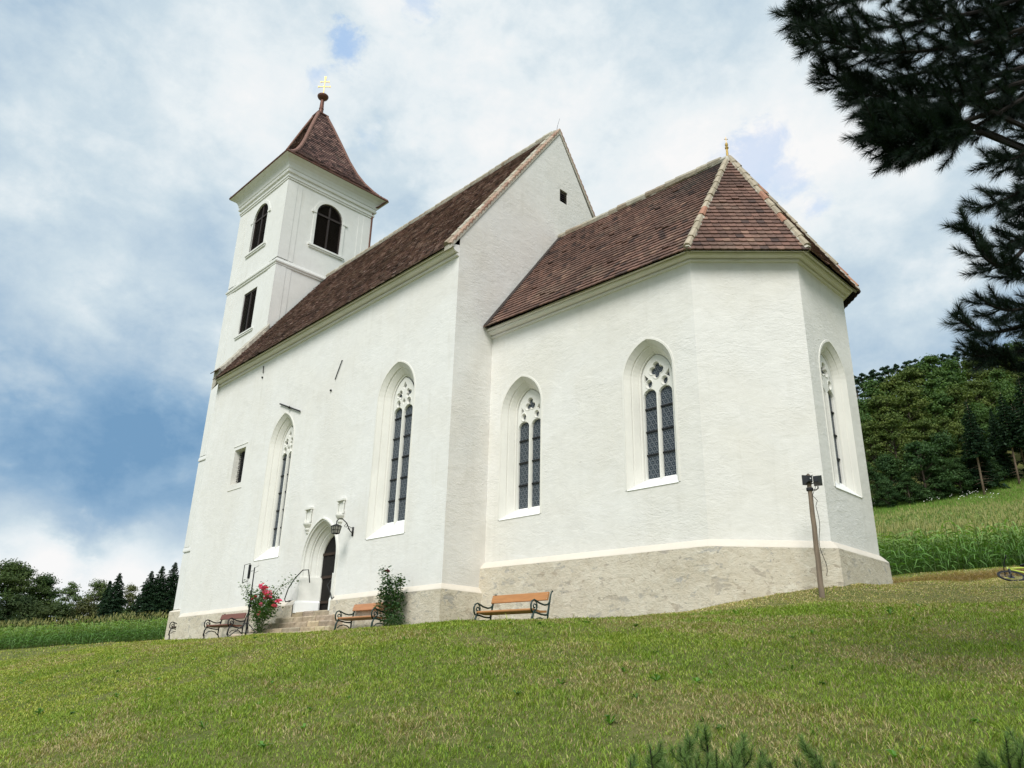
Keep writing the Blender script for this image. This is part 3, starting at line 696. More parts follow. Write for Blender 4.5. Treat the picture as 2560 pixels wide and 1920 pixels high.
for s in (-1, 1):
    e = Vector((-.14, AX+s*(AX+.32), zr(-.32)+.05)); t = Vector((-.14, AX, 16.25))
    g.add([e+Vector((-.20, 0, -.02)), e+Vector((.17, 0, -.02)), t+Vector((.17, 0, -.02)), t+Vector((-.20, 0, -.02)), e+Vector((-.20, 0, -.16)), e+Vector((.165, 0, -.16)), t+Vector((.165, 0, -.16)), t+Vector((-.20, 0, -.16))],
          [(0, 1, 2, 3), (1, 5, 6, 2), (0, 3, 7, 4), (0, 4, 5, 1), (4, 7, 6, 5)], 1)
    d = (t-e); k = int(d.length/.20)
    for i in range(k):
        p = e+d*(i/k); c_ = pick(PAL_VERGE)
        g.tube([p+Vector((.12, 0, -.03)), p+d.normalized()*.05+Vector((.12, 0, .04)), p+d.normalized()*.25+Vector((.12, 0, .015))], [.062, .066, .05], 7, 0, c_)
        if i % 2 == 0: g.tube([p+Vector((-.06, 0, 0)), p+d.normalized()*.42+Vector((-.06, 0, .01))], [.115, .095], 7, 0, pick(PAL_LIME))
g.build('verge_tiles', [M_TILE, M_MORTAR], nroof)
g = MB(); g.tube([(-.15, AX, 16.2), (-.12, AX+.02, 16.5), (-.05, AX+.07, 16.85)], [.010, .007, .004], 5); g.build('lightning_rod', M_IRON, nroof)
# west shoulder beside the tower
M_SHOULDER = mat('grey_verge_mortar', (0.46, 0.43, 0.36), 0.95, var=(6, 0.25), bump=[(12, 0.7, 0.04, (1, 1, 1))])
g = MB(); x0, x1 = -15.52, -15.10
def yz(y, dz): return (y, zr(y)+sag(-15.2)+dz)
prev = None; V_ = []
for i in range(22):
    y = -.22+i*(YT+.26)/21; h = .36+random.uniform(-.025, .025)
    V_.append([(x0, *yz(y, -.5)), (x0-random.uniform(0, .03), *yz(y, h-.05)), (x0+.12, *yz(y, h+.03)), (x1-.1, *yz(y, h+.02)), (x1+random.uniform(-.03, .03), *yz(y, h-.04)), (x1, *yz(y, -.3))])
g.loft(V_, closed=False); g.add(V_[0], [tuple(range(6))])
g.quad((-15.5, .02, -1.5), (-15.5, YT+.1, -1.5), (-15.5, YT+.1, zr(YT)), (-15.5, .02, zr(0)-.4), 1); g.quad((-15.5, .02, -1.5), (-15.1, .02, -1.5), (-15.1, .02, zr(0)-.35), (-15.5, .02, zr(0)-.4), 1)
g.build('verge_mortar', [M_SHOULDER, M_WALL], nroof)
g = MB()
for i in range(3):
    tile(g, Vector((-15.54+i*.17, -.34, zr(-.34)+sag(-15.4)+.34)), Vector((1, 0, 0)), Vector((0, .57, .82)), Vector((0, -.82, .57)), .17, .30, pick(PAL_N))
g.build('verge_foot_tiles', M_TILE, nroof)
# choir roof
E0, E1, E2 = Vector((0.02, D-.36, 7.33)), Vector((X1+.15, D-.36, 7.16)), Vector((X2+.36, Y2-.15, 7.16))
E3, E4, E5 = Vector((X2+.36, W-Y2+.15, 7.16)), Vector((X1+.15, W-D+.36, 7.16)), Vector((0.02, W-D+.36, 7.33))
AP, RG = Vector((6.40, AX, 11.74)), Vector((.02, AX, 11.78))
cr = MB()
facet(cr, [E0, E1, AP, RG], PAL_C, .185, .185); facet(cr, [E1, E2, AP], PAL_C, .185, .185); facet(cr, [E2, E3, AP], PAL_C, .185, .185); facet(cr, [E3, E4, AP], PAL_C, .185, .185)
cr.add([E4, E5, RG, AP], [(0, 1, 2, 3)], 1)
croof = cr.build('choir_roof', [M_TILE, M_TILEBED], church)
g = MB(); cap_tiles(g, RG+Vector((0, 0, .05)), AP+Vector((.05, 0, .06)), .11, PAL_LIME, .36); mortar(g, RG, AP, .09, .1, 1); g.build('ridge_tiles', [M_TILE, M_MORTAR], croof)
g = MB()
for E_ in (E1, E2, E3, E4):
    dd = (AP-E_).normalized(); mortar(g, E_+dd*.05+Vector((0, 0, .0)), AP, .085, .1, 1, 60)
    cap_tiles(g, E_+dd*.08+Vector((0, 0, .07)), AP+Vector((0, 0, .05)), .080, PAL_HIP, .40, sink=0, taper=.014)
g.build('hip_tiles', [M_TILE, M_MORTAR], croof)
g = MB(); fl = [Vector((.03, D-.40, 7.31)), Vector((.03, AX, 11.80))]      # dark flashing where the choir roof meets the gable
g.add([fl[0], fl[1], fl[1]+Vector((.13, 0, .02)), fl[0]+Vector((.16, 0, .02)), fl[0]+Vector((0, 0, .10)), fl[1]+Vector((0, 0, .10)), fl[1]+Vector((.13, 0, .075)), fl[0]+Vector((.16, 0, .075))], [(4, 5, 6, 7), (2, 3, 7, 6), (0, 3, 7, 4)])
g.build('roof_flashing', M_SHUT, croof)
g = MB(); b = AP+Vector((-.02, 0, .03))
g.lathe([(r*.85, z*.74) for r, z in ((0, 0), (.07, 0), (.06, .05), (.042, .12), (.034, .40), (.06, .42), (.065, .46), (.03, .49), (.05, .55), (.055, .6), (.04, .66), (0, .7))], 12, base=b)
g.tube([b+Vector((0, 0, .50)), b+Vector((0, 0, .70))], .009, 6); g.tube([b+Vector((-.04, -.04, .63)), b+Vector((.04, .04, .63))], .008, 6)
g.build('choir_finial', M_GOLD, croof)
# tower roof
TPROF = [(2.95, 21.40), (2.66, 21.64), (2.36, 21.98), (2.02, 22.45), (1.69, 23.05), (1.35, 23.85), (.96, 24.95), (.56, 26.05), (.24, 26.88)]
def tp(s):
    for (h0, z0), (h1, z1) in zip(TPROF, TPROF[1:]):
        d = math.hypot(h1-h0, z1-z0)
        if s <= d or (h1, z1) == TPROF[-1]: f = s/d; return h0+(h1-h0)*f, z0+(z1-z0)*f, (h1-h0)/d, (z1-z0)/d
        s -= d
TL = sum(math.hypot(a[0]-b[0], a[1]-b[1]) for a, b in zip(TPROF, TPROF[1:]))
tr_ = MB(); TC = Vector((BX, BY, 0))
for q in range(4):
    a = q*math.pi/2; U = Vector((math.cos(a), math.sin(a), 0)); OUT = Vector((math.sin(a), -math.cos(a), 0))
    tr_.loft([[TC+OUT*(h-.02)-U*h+Vector((0, 0, z)), TC+OUT*(h-.02)+U*h+Vector((0, 0, z))] for h, z in TPROF], 1, closed=False)
    s = -.03; k = 0
    while s < TL-.1:
        h, z, dh, dz = tp(max(s, 0)); V = (OUT*dh+Vector((0, 0, dz))).normalized(); N = U.cross(V)
        u = -h-(.09 if k % 2 else 0)
        while u < h-.02:
            x0, x1 = max(u, -h+.02), min(u+.174, h-.02)
            if x1-x0 > .03: tile(tr_, TC+OUT*(h+min(s, 0)*0)+Vector((0, 0, z))+U*x0+V*min(s, 0), U, V, N, x1-x0, .28, weather(TC+OUT*h+Vector((0, 0, z))+U*x0, pick(PAL_T)))
            u += .18
        s += .165; k += 1
troof = tr_.build('tower_roof', [M_TILE, M_TILEBED], tower)
g = MB()
for q in range(4):
    a = q*math.pi/2+math.pi/4; Dg = Vector((math.cos(a), math.sin(a), 0))*math.sqrt(2)
    for (h0, z0), (h1, z1) in zip(TPROF, TPROF[1:]):
        p0, p1 = TC+Dg*h0+Vector((0, 0, z0+.03)), TC+Dg*h1+Vector((0, 0, z1+.03)); g.tube([p0, p1], .10, 8, 0, (.23, .13, .105))
g.build('hip_flashing', M_TILE, troof)
g = MB(); c = MB()
rows = [[(BX-h, BY-h, z), (BX+h, BY-h, z), (BX+h, BY+h, z), (BX-h, BY+h, z)] for h, z in ((2.93, 21.345), (2.98, 21.35), (2.99, 21.43), (2.93, 21.44))]
g.loft(rows); g.loft([rows[0], [(BX-2.4, BY-2.4, 21.34), (BX+2.4, BY-2.4, 21.34), (BX+2.4, BY+2.4, 21.34), (BX-2.4, BY+2.4, 21.34)]])
for s in (-1, 1):
    g.tube([(BX-2.99, BY+s*2.99, 21.40), (BX+2.99, BY+s*2.99, 21.40)], .055, 8); g.tube([(BX+s*2.99, BY-2.99, 21.40), (BX+s*2.99, BY+2.99, 21.40)], .055, 8)
g.tube([(BX+2.98, BY+2.9, 21.38), (BX+2.75, BY+2.65, 21.05), (BX+2.50, BY+2.42, 20.9), (BX+2.50, BY+2.42, 10)], .05, 8)
g.build('eaves_gutter', M_COPPER, troof)
fz = 26.88; f = MB()
f.box((BX-.34, BY-.34, fz), (BX+.34, BY+.34, fz+.07)); f.box((BX-.26, BY-.26, fz-.14), (BX+.26, BY+.26, fz-.002))
f.lathe([(.17, fz+.07), (.13, fz+.2), (.12, fz+.5), (.135, fz+.52), (.135, fz+.56), (.12, fz+.58), (.10, fz+1.15), (.16, fz+1.2), (.27, fz+1.3), (.31, fz+1.39), (.31, fz+1.43), (.27, fz+1.47), (.15, fz+1.53), (.1, fz+1.6)], 18, base=(BX, BY, 0))
fin = f.build('tower_finial', M_COPPER, tower, smooth='auto')
c = MB(); cb = fz+1.56
def flared(p, d, ln, w0, w1):
    p, d = Vector(p), Vector(d); s = d.cross(Vector((.694, -.72, 0)).normalized()).normalized(); t = Vector((-.012, .0125, 0))
    a = [p-s*w0, p+s*w0, p+d*ln*.7+s*w0, p+d*ln+s*w1, p+d*ln-s*w1, p+d*ln*.7-s*w0]
    c.add([q-t for q in a]+[q+t for q in a], [tuple(range(6)), tuple(range(11, 5, -1))]+[(i, i+6, (i+1) % 6+6, (i+1) % 6) for i in range(6)])
flared((BX, BY, cb), (0, 0, 1), 1.28, .022, .06)
for z, ln in ((.55, .36), (.90, .26)):
    for s in (-1, 1): flared((BX, BY, cb+z), (s*.72, s*.694, 0), ln, .020, .055)
c.lathe([(0, 0), (.09, .0), (.11, .03), (.06, .1), (0, .12)], 12, base=(BX, BY, cb-.03))
c.build('gilded_cross', M_GOLD, fin)

# ---- niches over the door, tie irons
for (pxl, pzt, pzb) in (((777, 1271), (777, 1270), (768, 1336)), ((857.5, 1249), (857.5, 1248), (850, 1316))):
    b, tq = on_y(*pzb, 0), on_y(*pzt, 0); x = (b[0]+tq[0])/2; z0, z1 = b[2], tq[2]; n = MB(); h = z1-z0; sx_ = .82
    n.lathe([(.02, 0), (.05, .04), (.05, .07), (.09, .12), (.10, .16), (.075, .18), (.15, .27), (.17, .31), (.17, .35), (0, .36)], 12, base=(x, 0.0, z0), a0=math.pi, a1=2*math.pi)
    for s in (-1, 1):
        n.tube([(x+s*.15, -.045, z0+.36), (x+s*.15, -.045, z1-.06)], .018, 6); n.tube([(x+s*.15, -.045, z0+.36), (x+s*.15, -.045, z0+.46)], .035, 6); n.tube([(x+s*.15, -.045, z1-.14), (x+s*.15, -.045, z1-.06)], .03, 6)
    n.box((x-.13, -.022, z0+.36), (x+.13, .01, z1-.07)); n.box((x-.19, -.10, z1-.06), (x+.19, .01, z1))
    n.build('niche_bracket', M_TRAC, church)
ti = MB(); a, b = on_y(700, 1009.5, -.05), on_y(750, 1028, -.05); ti.tube([a, b], .028, 6); m_ = on_y(723.5, 1018.5, -.07); ti.lathe([(0, -.06), (.06, 0), (0, .06)], 8, base=m_); ti.tube([m_, (m_[0], .02, m_[2])], .03, 6)
ti.build('tie_iron', M_IRON, church)
for p, q, dot in (((855, 901), (837.5, 949), (827, 976)), ((658.5, 916), (657.5, 933), (655.8, 943.5))):
    ti = MB(); a, b = on_y(*p, -.03), on_y(*q, -.03); ti.tube([a, b], .016, 5); ti.tube([a, (a[0], .01, a[2])], .012, 5)
    ti.build('tie_rod', M_IRON, church); ti = MB(); m_ = on_y(*dot, -.02); ti.lathe([(0, -.04), (.04, -.02), (.04, .02), (0, .04)], 8, base=m_); ti.build('wall_stud', M_IRON, church)
# ================================================================== TERRAIN
CTRL = [(15.2, -12.6, -3.72), (20, -18, -4.7), (10, -25, -6.3), (2, -18, -4.9), (0, -12.6, -3.8), (-15, -12.6, -3.9), (10, -7, -2.25), (0, -7, -2.3), (-15, -7, -2.5), (13.4, -4.6, -2.05),
    (-21.3, -4.3, -1.66), (-11, -2.3, -1.30), (-5.8, -2.3, -1.29), (-1.1, -2.3, -1.22), (2.7, -2.3, -1.18), (5.9, -2.2, -1.16), (-15, -.4, -1.2), (-9, -.4, -1.24), (-4, -.4, -1.24), (0, -.4, -1.26), (3.5, .6, -1.2), (5.6, .9, -0.98),
    (6.75, 1.15, -.76), (7.25, 1.6, -.63), (7.97, 2.29, -.42), (8.6, 2.85, -.30), (8.76, 3.6, -.21), (8.78, 5.4, -.02), (8.9, 1.5, -.70), (9.6, 2.6, -.58), (11.2, 4.0, -.50), (10.2, 1.2, -.86), (12.2, 0.9, -.98), (8.9, -.6, -1.07),
    (6, 8.6, .15), (0, 9.2, -.2), (-10, 9.5, -.7), (-20.5, 1.4, -1.06), (-22, 8, -1.0), (9, 13.8, .80), (11.5, 9.5, .25), (13.5, 15, .95), (4.5, 21.5, 2.0), (9.0, 24, 2.35), (0.7, 27.9, 2.95), (5.4, 32.4, 3.5), (12, 32, 3.4),
    (-3.4, 40.2, 4.2), (2.8, 46.2, 4.88), (-6.9, 50.5, 6.85), (0.5, 57.6, 7.78), (-12.1, 65.9, 11.0), (-2.7, 74.8, 12.31), (-15.9, 77.1, 14.3), (-5.1, 87.3, 15.82), (-20.9, 91.6, 19.68), (-8.0, 103.1, 22.88), (6, 78, 13.4), (6, 103, 22.5), (-32, 125, 33), (-17, 135, 37), (-41, 155, 46), (-22, 171, 52), (-5, 165, 50), (-90, 277, 96), (-40, 290, 98),
    (-20, 30, 1.2), (-25, 60, 6), (25, -12, -3.3), (25, 0, -.9), (25, 15, 1.5), (20, 30, 3.2),
    (-76, 8, -.80), (-64.6, 19, .42), (-45, 2, -1.9), (-42, 12, -1.2), (-110, 35, 3), (-123, 21, 1.6), (-130, 0, .3), (-40, -10, -3.0), (-40, -25, -5),
    (-300, 30, 2), (-300, -150, -25), (0, -300, -40), (250, -200, -30), (300, 0, 10), (200, 200, 60), (0, 420, 115), (-150, 300, 75), (-300, 200, 25), (1200, 0, 20), (-1200, 0, 0), (0, 1200, 110), (0, -1200, -60), (900, 900, 60), (-900, 900, 40)]
_P = np.array(CTRL, float)
def _phi(r): return np.sqrt(r*r+2.2*2.2)
_n = len(_P); _A = np.zeros((_n+3, _n+3)); _d = np.linalg.norm(_P[:, None, :2]-_P[None, :, :2], axis=2)
_A[:_n, :_n] = -_phi(_d)-0.0*np.eye(_n); _A[:_n, _n] = 1; _A[:_n, n1:=_n+1] = _P[:, 0]; _A[:_n, _n+2] = _P[:, 1]; _A[_n:, :_n] = _A[:_n, _n:].T
_w = np.linalg.solve(_A, np.concatenate([_P[:, 2], [0, 0, 0]]))
def ground_z(x, y):
    x = np.atleast_1d(np.asarray(x, float)); y = np.atleast_1d(np.asarray(y, float)); out = np.empty(len(x))
    for i in range(0, len(x), 20000):
        q = np.stack([x[i:i+20000], y[i:i+20000]], 1); d = np.linalg.norm(q[:, None]-_P[None, :, :2], axis=2)
        out[i:i+20000] = -_phi(d)@_w[:_n]+_w[_n]+q@_w[_n+1:]
    return out
def gz(x, y): return float(ground_z(x, y)[0])
def vnoise(x, y, s, seed=0):
    """cheap value noise, 0..1"""
    x = np.asarray(x)*s+seed*17.3+1000; y = np.asarray(y)*s+seed*7.7+1000; xi = np.floor(x).astype(np.int64); yi = np.floor(y).astype(np.int64); fx, fy = x-xi, y-yi
    fx = fx*fx*(3-2*fx); fy = fy*fy*(3-2*fy)
    h = lambda a, b: (np.sin(a*127.1+b*311.7+seed*74.7)*43758.5453) % 1.0
    return (h(xi, yi)*(1-fx)+h(xi+1, yi)*fx)*(1-fy)+(h(xi, yi+1)*(1-fx)+h(xi+1, yi+1)*fx)*fy
def ground_mat():
    m = bpy.data.materials.new('turf_soil'); m.use_nodes = True; t = NT(m.node_tree); t.n.clear()
    out = t.new('ShaderNodeOutputMaterial'); b = t.new('ShaderNodeBsdfPrincipled'); b.inputs['Roughness'].default_value = 0.95; b.inputs['Specular IOR Level'].default_value = 0.1
    O = t.new('ShaderNodeTexCoord').outputs['Object']
    n1_, n2_, n3_ = t.noise(O, .5, 5, .6, .5), t.noise(O, 5, 5, .65, .3), t.noise(O, 45, 3, .7)
    c = t.mix(t.maprange(n1_, .35, .65), (.10, .135, .03, 1), (.16, .165, .055, 1)); c = t.mix(t.maprange(n2_, .45, .75, 0, .7), c, (.30, .25, .12, 1))
    c = t.mix(t.maprange(n3_, .45, .8), c, (.08, .085, .03, 1)); t.put(b.inputs['Base Color'], c)
    bp = t.new('ShaderNodeBump'); bp.inputs['Strength'].default_value = .8; bp.inputs['Distance'].default_value = .04; t.link(n3_, bp.inputs['Height']); t.link(bp.outputs[0], b.inputs['Normal'])
    t.link(b.outputs[0], out.inputs[0]); return m
M_GROUND = ground_mat()
# one sheet: rings round the camera, finer where near
rr = np.concatenate([np.linspace(0, 30, 90), np.geomspace(30.5, 2500, 110)]); na = 240
th = np.linspace(0, 2*np.pi, na, endpoint=False); GX = (CAM[0]+rr[:, None]*np.cos(th)[None]).ravel(); GY = (CAM[1]+rr[:, None]*np.sin(th)[None]).ravel()
GZ = ground_z(GX, GY)+(vnoise(GX, GY, 1.1, 3)-.5)*.07*(np.hypot(GX-CAM[0], GY-CAM[1]) < 45)
ii = np.arange(len(rr)-1)[:, None]*na; jj = np.arange(na)[None]; j2 = (jj+1) % na
Fq = np.stack([ii+jj, ii+na+jj, ii+na+j2, ii+j2], -1).reshape(-1, 4)
ground = np_mesh('ground', np.stack([GX, GY, GZ], 1), Fq, M_GROUND, nper=4, smooth=True); tag(ground, kind='structure')

# ------------------------------------------------------------------ grass
M_GRASS = mat('grass_blades', (1, 1, 1), 0.75, tint=True, spec=0.15, trans=0.25)
def in_church(x, y):
    a = (x > -20.4) & (x < .15) & (y > -.14) & (y < 9); b = (x >= 0) & (x < 8.75) & (y > D-.24) & (y < 7.6)
    cut = (x > 6.8) & (y < D-.24+(x-6.7)*.93)
    return a | (b & ~cut)
def dryness(x, y):
    """the parched strip between the choir and the lip of the bank"""
    e = (x-6.2)*.62-1.05                        # lip line
    f = np.clip((y-e+(vnoise(x, y, .9, 5)-.5)*1.0)/.9, 0, 1)*(x > 5.2)
    return f*np.clip((30-y)/8, 0, 1)
def make_grass(n, r0, r1, a0, a1, seed):
    g = np.random.default_rng(seed); r = g.uniform(r0, r1, n); base = math.atan2(CF[1], CF[0]); a = base+g.uniform(a0, a1, n)
    x = CAM[0]+r*np.cos(a); y = CAM[1]+r*np.sin(a); ok = ~in_church(x, y); x, y, r = x[ok], y[ok], r[ok]
    # uneven growth: clumps and streaks down the bank
    cl = vnoise(x, y, 1.4, 14)*.3+vnoise(x, y, 3.6, 1)*.35+vnoise(x, y, 8, 2)*.35; st = vnoise(x*.35+y*.9, y*.25-x*.1, 1.3, 4)*.6+vnoise(x*.6+y*.6, x*.2-y*.7, 3.1, 8)*.4
    dry = np.clip((st-.50)*4.5, 0, 1)*.75+np.clip((vnoise(x, y, .55, 9)-.5)*2.5, 0, 1)*.25; dr = dryness(x, y); dry = np.clip(np.maximum(dry, dr*.95), 0, 1)
    bare = (vnoise(x*.5+y*.9, y*.55-x*.35, 1.5, 12)*.65+vnoise(x, y, 4.3, 13)*.35) > .73
    keep = g.random(len(x)) < np.where(bare, .62, np.clip(.5+cl, .45, 1.0)); x, y, r, cl, dry, dr, bare = (q[keep] for q in (x, y, r, cl, dry, dr, bare)); n = len(x)
    z = ground_z(x, y)+(vnoise(x, y, 1.1, 3)-.5)*.07
    h = (.014+.024*g.random(n)**1.8+.11*np.clip(cl-.5, 0, 1))*(1-.45*dr)*(1-.4*bare); h = np.where(g.random(n) < .006, h*2.6, h)
    wd = (.0022+.0025*g.random(n))*np.clip(r/8, .8, 6)**.85
    ph = g.uniform(0, 2*np.pi, n); ln = h*g.uniform(.5, 1.9, n)*np.where(dry > .6, 1.15, 1); lx, ly = np.cos(ph)*ln, np.sin(ph)*ln
    qx, qy = -np.sin(ph+g.normal(0, .6, n))*wd, np.cos(ph)*wd
    V = np.empty((n, 5, 3)); V[:, 0] = np.stack([x-qx, y-qy, z-.01], 1); V[:, 1] = np.stack([x+qx, y+qy, z-.01], 1)
    V[:, 2] = np.stack([x+lx*.4+qx*.8, y+ly*.4+qy*.8, z+h*.62], 1); V[:, 3] = np.stack([x+lx*.4-qx*.8, y+ly*.4-qy*.8, z+h*.62], 1); V[:, 4] = np.stack([x+lx, y+ly, z+h], 1)
    i = np.arange(n)[:, None]*5; Fi = np.concatenate([i+[0, 1, 2], i+[0, 2, 3], i+[3, 2, 4]], 1).reshape(-1, 3)
    hue = vnoise(x, y, .35, 23)*.4+vnoise(x, y, .9, 21)*.35+vnoise(x, y, 3.3, 22)*.25; hue = hue+np.clip((4-x)/22, -.30, .18)  # yellower to the left; darker green to the right puts pine shade into colour
    g1, g2, g3 = np.array([.255, .345, .055]), np.array([.41, .44, .095]), np.array([.14, .26, .040]); straw, brown = np.array([.52, .46, .23]), np.array([.36, .27, .15])
    c = g1+(g2-g1)*np.clip(hue*2.0-.5, 0, 1)[:, None]; c = np.where((g.random(n) < .35)[:, None], g3+(g1-g3)*g.random(n)[:, None], c)
    isd = g.random(n) < np.maximum(dry*.70+.05, dr*.86); c = np.where(isd[:, None], straw+(brown-straw)*(g.random(n)[:, None]), c); c *= (g.uniform(.62, 1.22, n)*(1+.35*dr))[:, None]
    return V.reshape(-1, 3), Fi, np.repeat(c, 3, 0)
parts = [make_grass(1050000, 4.0, 33, -.80, .80, 1), make_grass(260000, 33, 92, -.66, .80, 2)]
off = 0; VV, FF, TT = [], [], []
for V, Fi, c in parts: VV.append(V); FF.append(Fi+off); TT.append(c); off += len(V)
grass = np_mesh('grass', np.concatenate(VV), np.concatenate(FF), M_GRASS, np.concatenate(TT)); tag(grass, 'short mown lawn with straw patches on the bank below the church', 'grass', kind='stuff')
# broad-leaved weeds standing out of the lawn
M_LEAF = mat('leaf', (1, 1, 1), 0.6, tint=True, spec=0.25, trans=0.28)
wv_, wf, wt = [], [], []
g = np.random.default_rng(5)
for k in range(170):
    r = g.uniform(5, 21); a = math.atan2(CF[1], CF[0])+g.uniform(-.75, .72); x, y = CAM[0]+r*math.cos(a), CAM[1]+r*math.sin(a)
    if in_church(np.array([x]), np.array([y]))[0] or dryness(np.array([x]), np.array([y]))[0] > .4: continue
    z = gz(x, y); s = g.uniform(.03, .09); tone = np.array([.11, .23, .045])*g.uniform(.6, 1.35)
    for q in range(g.integers(5, 10)):
        ph = g.uniform(0, 6.28); d = np.array([math.cos(ph), math.sin(ph), 0]); w_ = np.array([-math.sin(ph), math.cos(ph), 0])*s*.22; up = g.uniform(.25, .9)
        p0 = np.array([x, y, z]); p1 = p0+d*s*.5+np.array([0, 0, s*up]); p2 = p0+d*s*1.1+np.array([0, 0, s*up*.9]); o = len(wv_)
        wv_ += [p0, p1-w_, p2, p1+w_]; wf.append([o, o+1, o+2, o+3]); wt.append(tone*g.uniform(.8, 1.2))
weeds = np_mesh('lawn_weeds', wv_, wf, M_LEAF, np.array(wt), nper=4); tag(weeds, 'low broad-leaved weeds scattered through the mown lawn', 'weeds', kind='stuff')

# ================================================================== STEPS
st = thing('stone_steps', (-6.2, -.6, gz(-6.2, -1.2)), 'worn beige stone steps fanning out below the pointed church door', 'steps', world_parts=True)
random.seed(4)
for z, yf, xl, xr in ((-.42, -.10, -6.95, -4.72), (-.58, -.30, -7.5, -4.37), (-.75, -.50, -8.15, -4.03), (-.92, -.72, -8.3, -3.75), (-1.06, -.95, -9.0, -3.62)):
    s = MB(); x = xl; k = 0
    while x < xr-.05:                      # each step is a row of roughly cut blocks
        x1 = min(xr, x+random.uniform(.5, 1.1)); x1 = xr if xr-x1 < .25 else x1
        t = random.uniform(.75, 1.1); c_ = (t, t*random.uniform(.93, 1.0), t*random.uniform(.82, .98)); j = lambda a=.018: random.uniform(-a, a)
        P = [(x+.008, yf+j(), z-.19), (x1-.008, yf+j(), z-.19), (x1-.008, .12, z-.19), (x+.008, .12, z-.19), (x+.012, yf+j(), z-.035), (x1-.012, yf+j(), z-.035), (x1-.008, .12, z), (x+.008, .12, z), (x+.03, yf+.03+j(), z+j(.008)), (x1-.03, yf+.03+j(), z+j(.008))]
        s.add(P, [(0, 1, 5, 4), (4, 5, 9, 8), (8, 9, 6, 7), (1, 2, 6, 9, 5), (0, 4, 8, 7, 3), (0, 3, 2, 1)], 0, c_); x = x1
    s.build('step', M_STEP, st)
for k, (x, y) in enumerate(((-8.1, -.98), (-7.75, -.99), (-8.9, -1.1))):
    s = MB(); c_ = ((.62, .42, .30), (.7, .5, .36), (.9, .85, .8))[k]; w_ = (.22, .16, .5)[k]
    s.box((x, y, gz(x, y)-.02), (x+w_, y+.14, gz(x, y)+(.10, .10, .045)[k]), 0, c_); tag(s.build('loose_stone', M_STEP, None), ('small reddish stone lying at the left end of the lowest church step', 'brown brick fragment lying at the left end of the steps under the pink rose', 'flat pale slab set in the grass left of the church steps')[k], 'stone', 'stones by the church steps')

# ================================================================== BENCHES
M_BGREEN = mat('dark_green_cast_iron', (.008, .032, .026), .45, .0, spec=.5)
WOODS = {'orange': (.46, .21, .075), 'tan': (.48, .22, .10), 'red': (.17, .055, .032), 'dark': (.06, .03, .022)}
def wood(n, c): return mat('bench_wood_'+n, c, .45, var=(4, .18, (1, 9, 9)), spec=.4)
WM = {k: wood(k, c) for k, c in WOODS.items()}
def end_frame(x, s, iron):
    """cast-iron side: legs, seat bearer, back post and scrolled arm; bench faces -y, s = +1/-1 is only thickness side"""
    m = MB(); t = .020; P = lambda y, z: (x, y, z)
    def cv(pts, r=t, n=7): m.tube([P(*p) for p in pts], r, n)
    cv([(-.02, 0), (-.03, .12), (-.055, .22), (-.05, .33), (-.01, .42), (.06, .435), (.22, .405), (.36, .40), (.44, .42)], [.022, .02, .022, .026, .022, .02, .019, .02, .022])     # front leg and bearer
    cv([(.50, 0), (.47, .14), (.43, .26), (.43, .42), (.47, .60), (.515, .80), (.545, .88), (.575, .90)], [.02, .019, .02, .023, .021, .019, .016, .020])                # rear leg and post
    cv([(.0, .24), (.08, .31), (.2, .335), (.32, .31), (.42, .22)], .014)                                                                   # arch under the seat
    cv([(-.045, .43), (-.085, .50), (-.09, .58), (-.055, .655), (.01, .685), (.09, .66), (.2, .62), (.33, .60), (.43, .62), (.475, .66)], .019)                   # arm
    sp = [(.02+.075*(1-k/22)*math.cos(-1.9+k*.42), .545+.085*(1-k/22)*math.sin(-1.9+k*.42)) for k in range(20)]; cv([(.03, .675), (.075, .63)]+[], .013)
    cv([(-.02, .44), (.05, .47)]+[(p[0], p[1]) for p in sp], .014)
    cv([(.075, .64), (.10, .58), (.095, .52), (.05, .47)], .013)
    cv([(-.03, .30), (-.075, .25), (-.085, .19), (-.05, .15), (-.02, .19)], .012)
    m.lathe([(0, -.024), (.024, 0), (0, .024)], 8, base=P(.58, .90)); return m
def make_bench(wd, lab, wood_m, iron_m, group='park benches along the church wall'):
    b = thing('park_bench', (0, 0, 0), lab, 'bench', group)
    for x in (0.0, wd): end_frame(x, 1, iron_m).build('end_frame', iron_m, b, smooth=True)
    def plank(y0, z0, y1, z1, th, ov, name):
        m = MB(); d = Vector((0, y1-y0, z1-z0)); n = Vector((1, 0, 0)).cross(d).normalized()*th; e = .012
        A = [Vector((0, y0, z0)), Vector((0, y0, z0))+d]; ring = [A[0]+d*.04-n*0, A[1]-d*.04, A[1]-d*.0+n*.3, A[1]+n*.75, A[1]-d*.04+n, A[0]+d*.04+n, A[0]+n*.75, A[0]+n*.3]
        m.loft([[p+Vector((-ov, 0, 0)) for p in ring], [p+Vector((wd+ov, 0, 0)) for p in ring]]); m.add([p+Vector((-ov, 0, 0)) for p in ring], [tuple(range(8))]); m.add([p+Vector((wd+ov, 0, 0)) for p in ring], [tuple(range(7, -1, -1))])
        return m.build(name, wood_m, b)
    plank(-.03, .470, .20, .440, .045, -.02, 'seat_plank'); plank(.215, .438, .42, .452, .045, -.02, 'seat_plank')
    bk = plank(.452, .70, .505, .875, .035, -.01, 'backrest')
    for x in (.03, wd-.03):
        for z in (.74, .84):
            g_ = MB(); y = .452+(z-.70)/.175*.053-.037; g_.lathe([(0, -.012), (.011, 0), (0, .012)], 6, base=(x, y, z)); g_.build('bolt', MATS.get('bolt') or mat('bolt', (.6, .6, .58), .35, .8), bk)
    return b
def place(o, x, y, z, rz): o.location = (x, y, z); o.rotation_euler = (0, 0, rz); return o
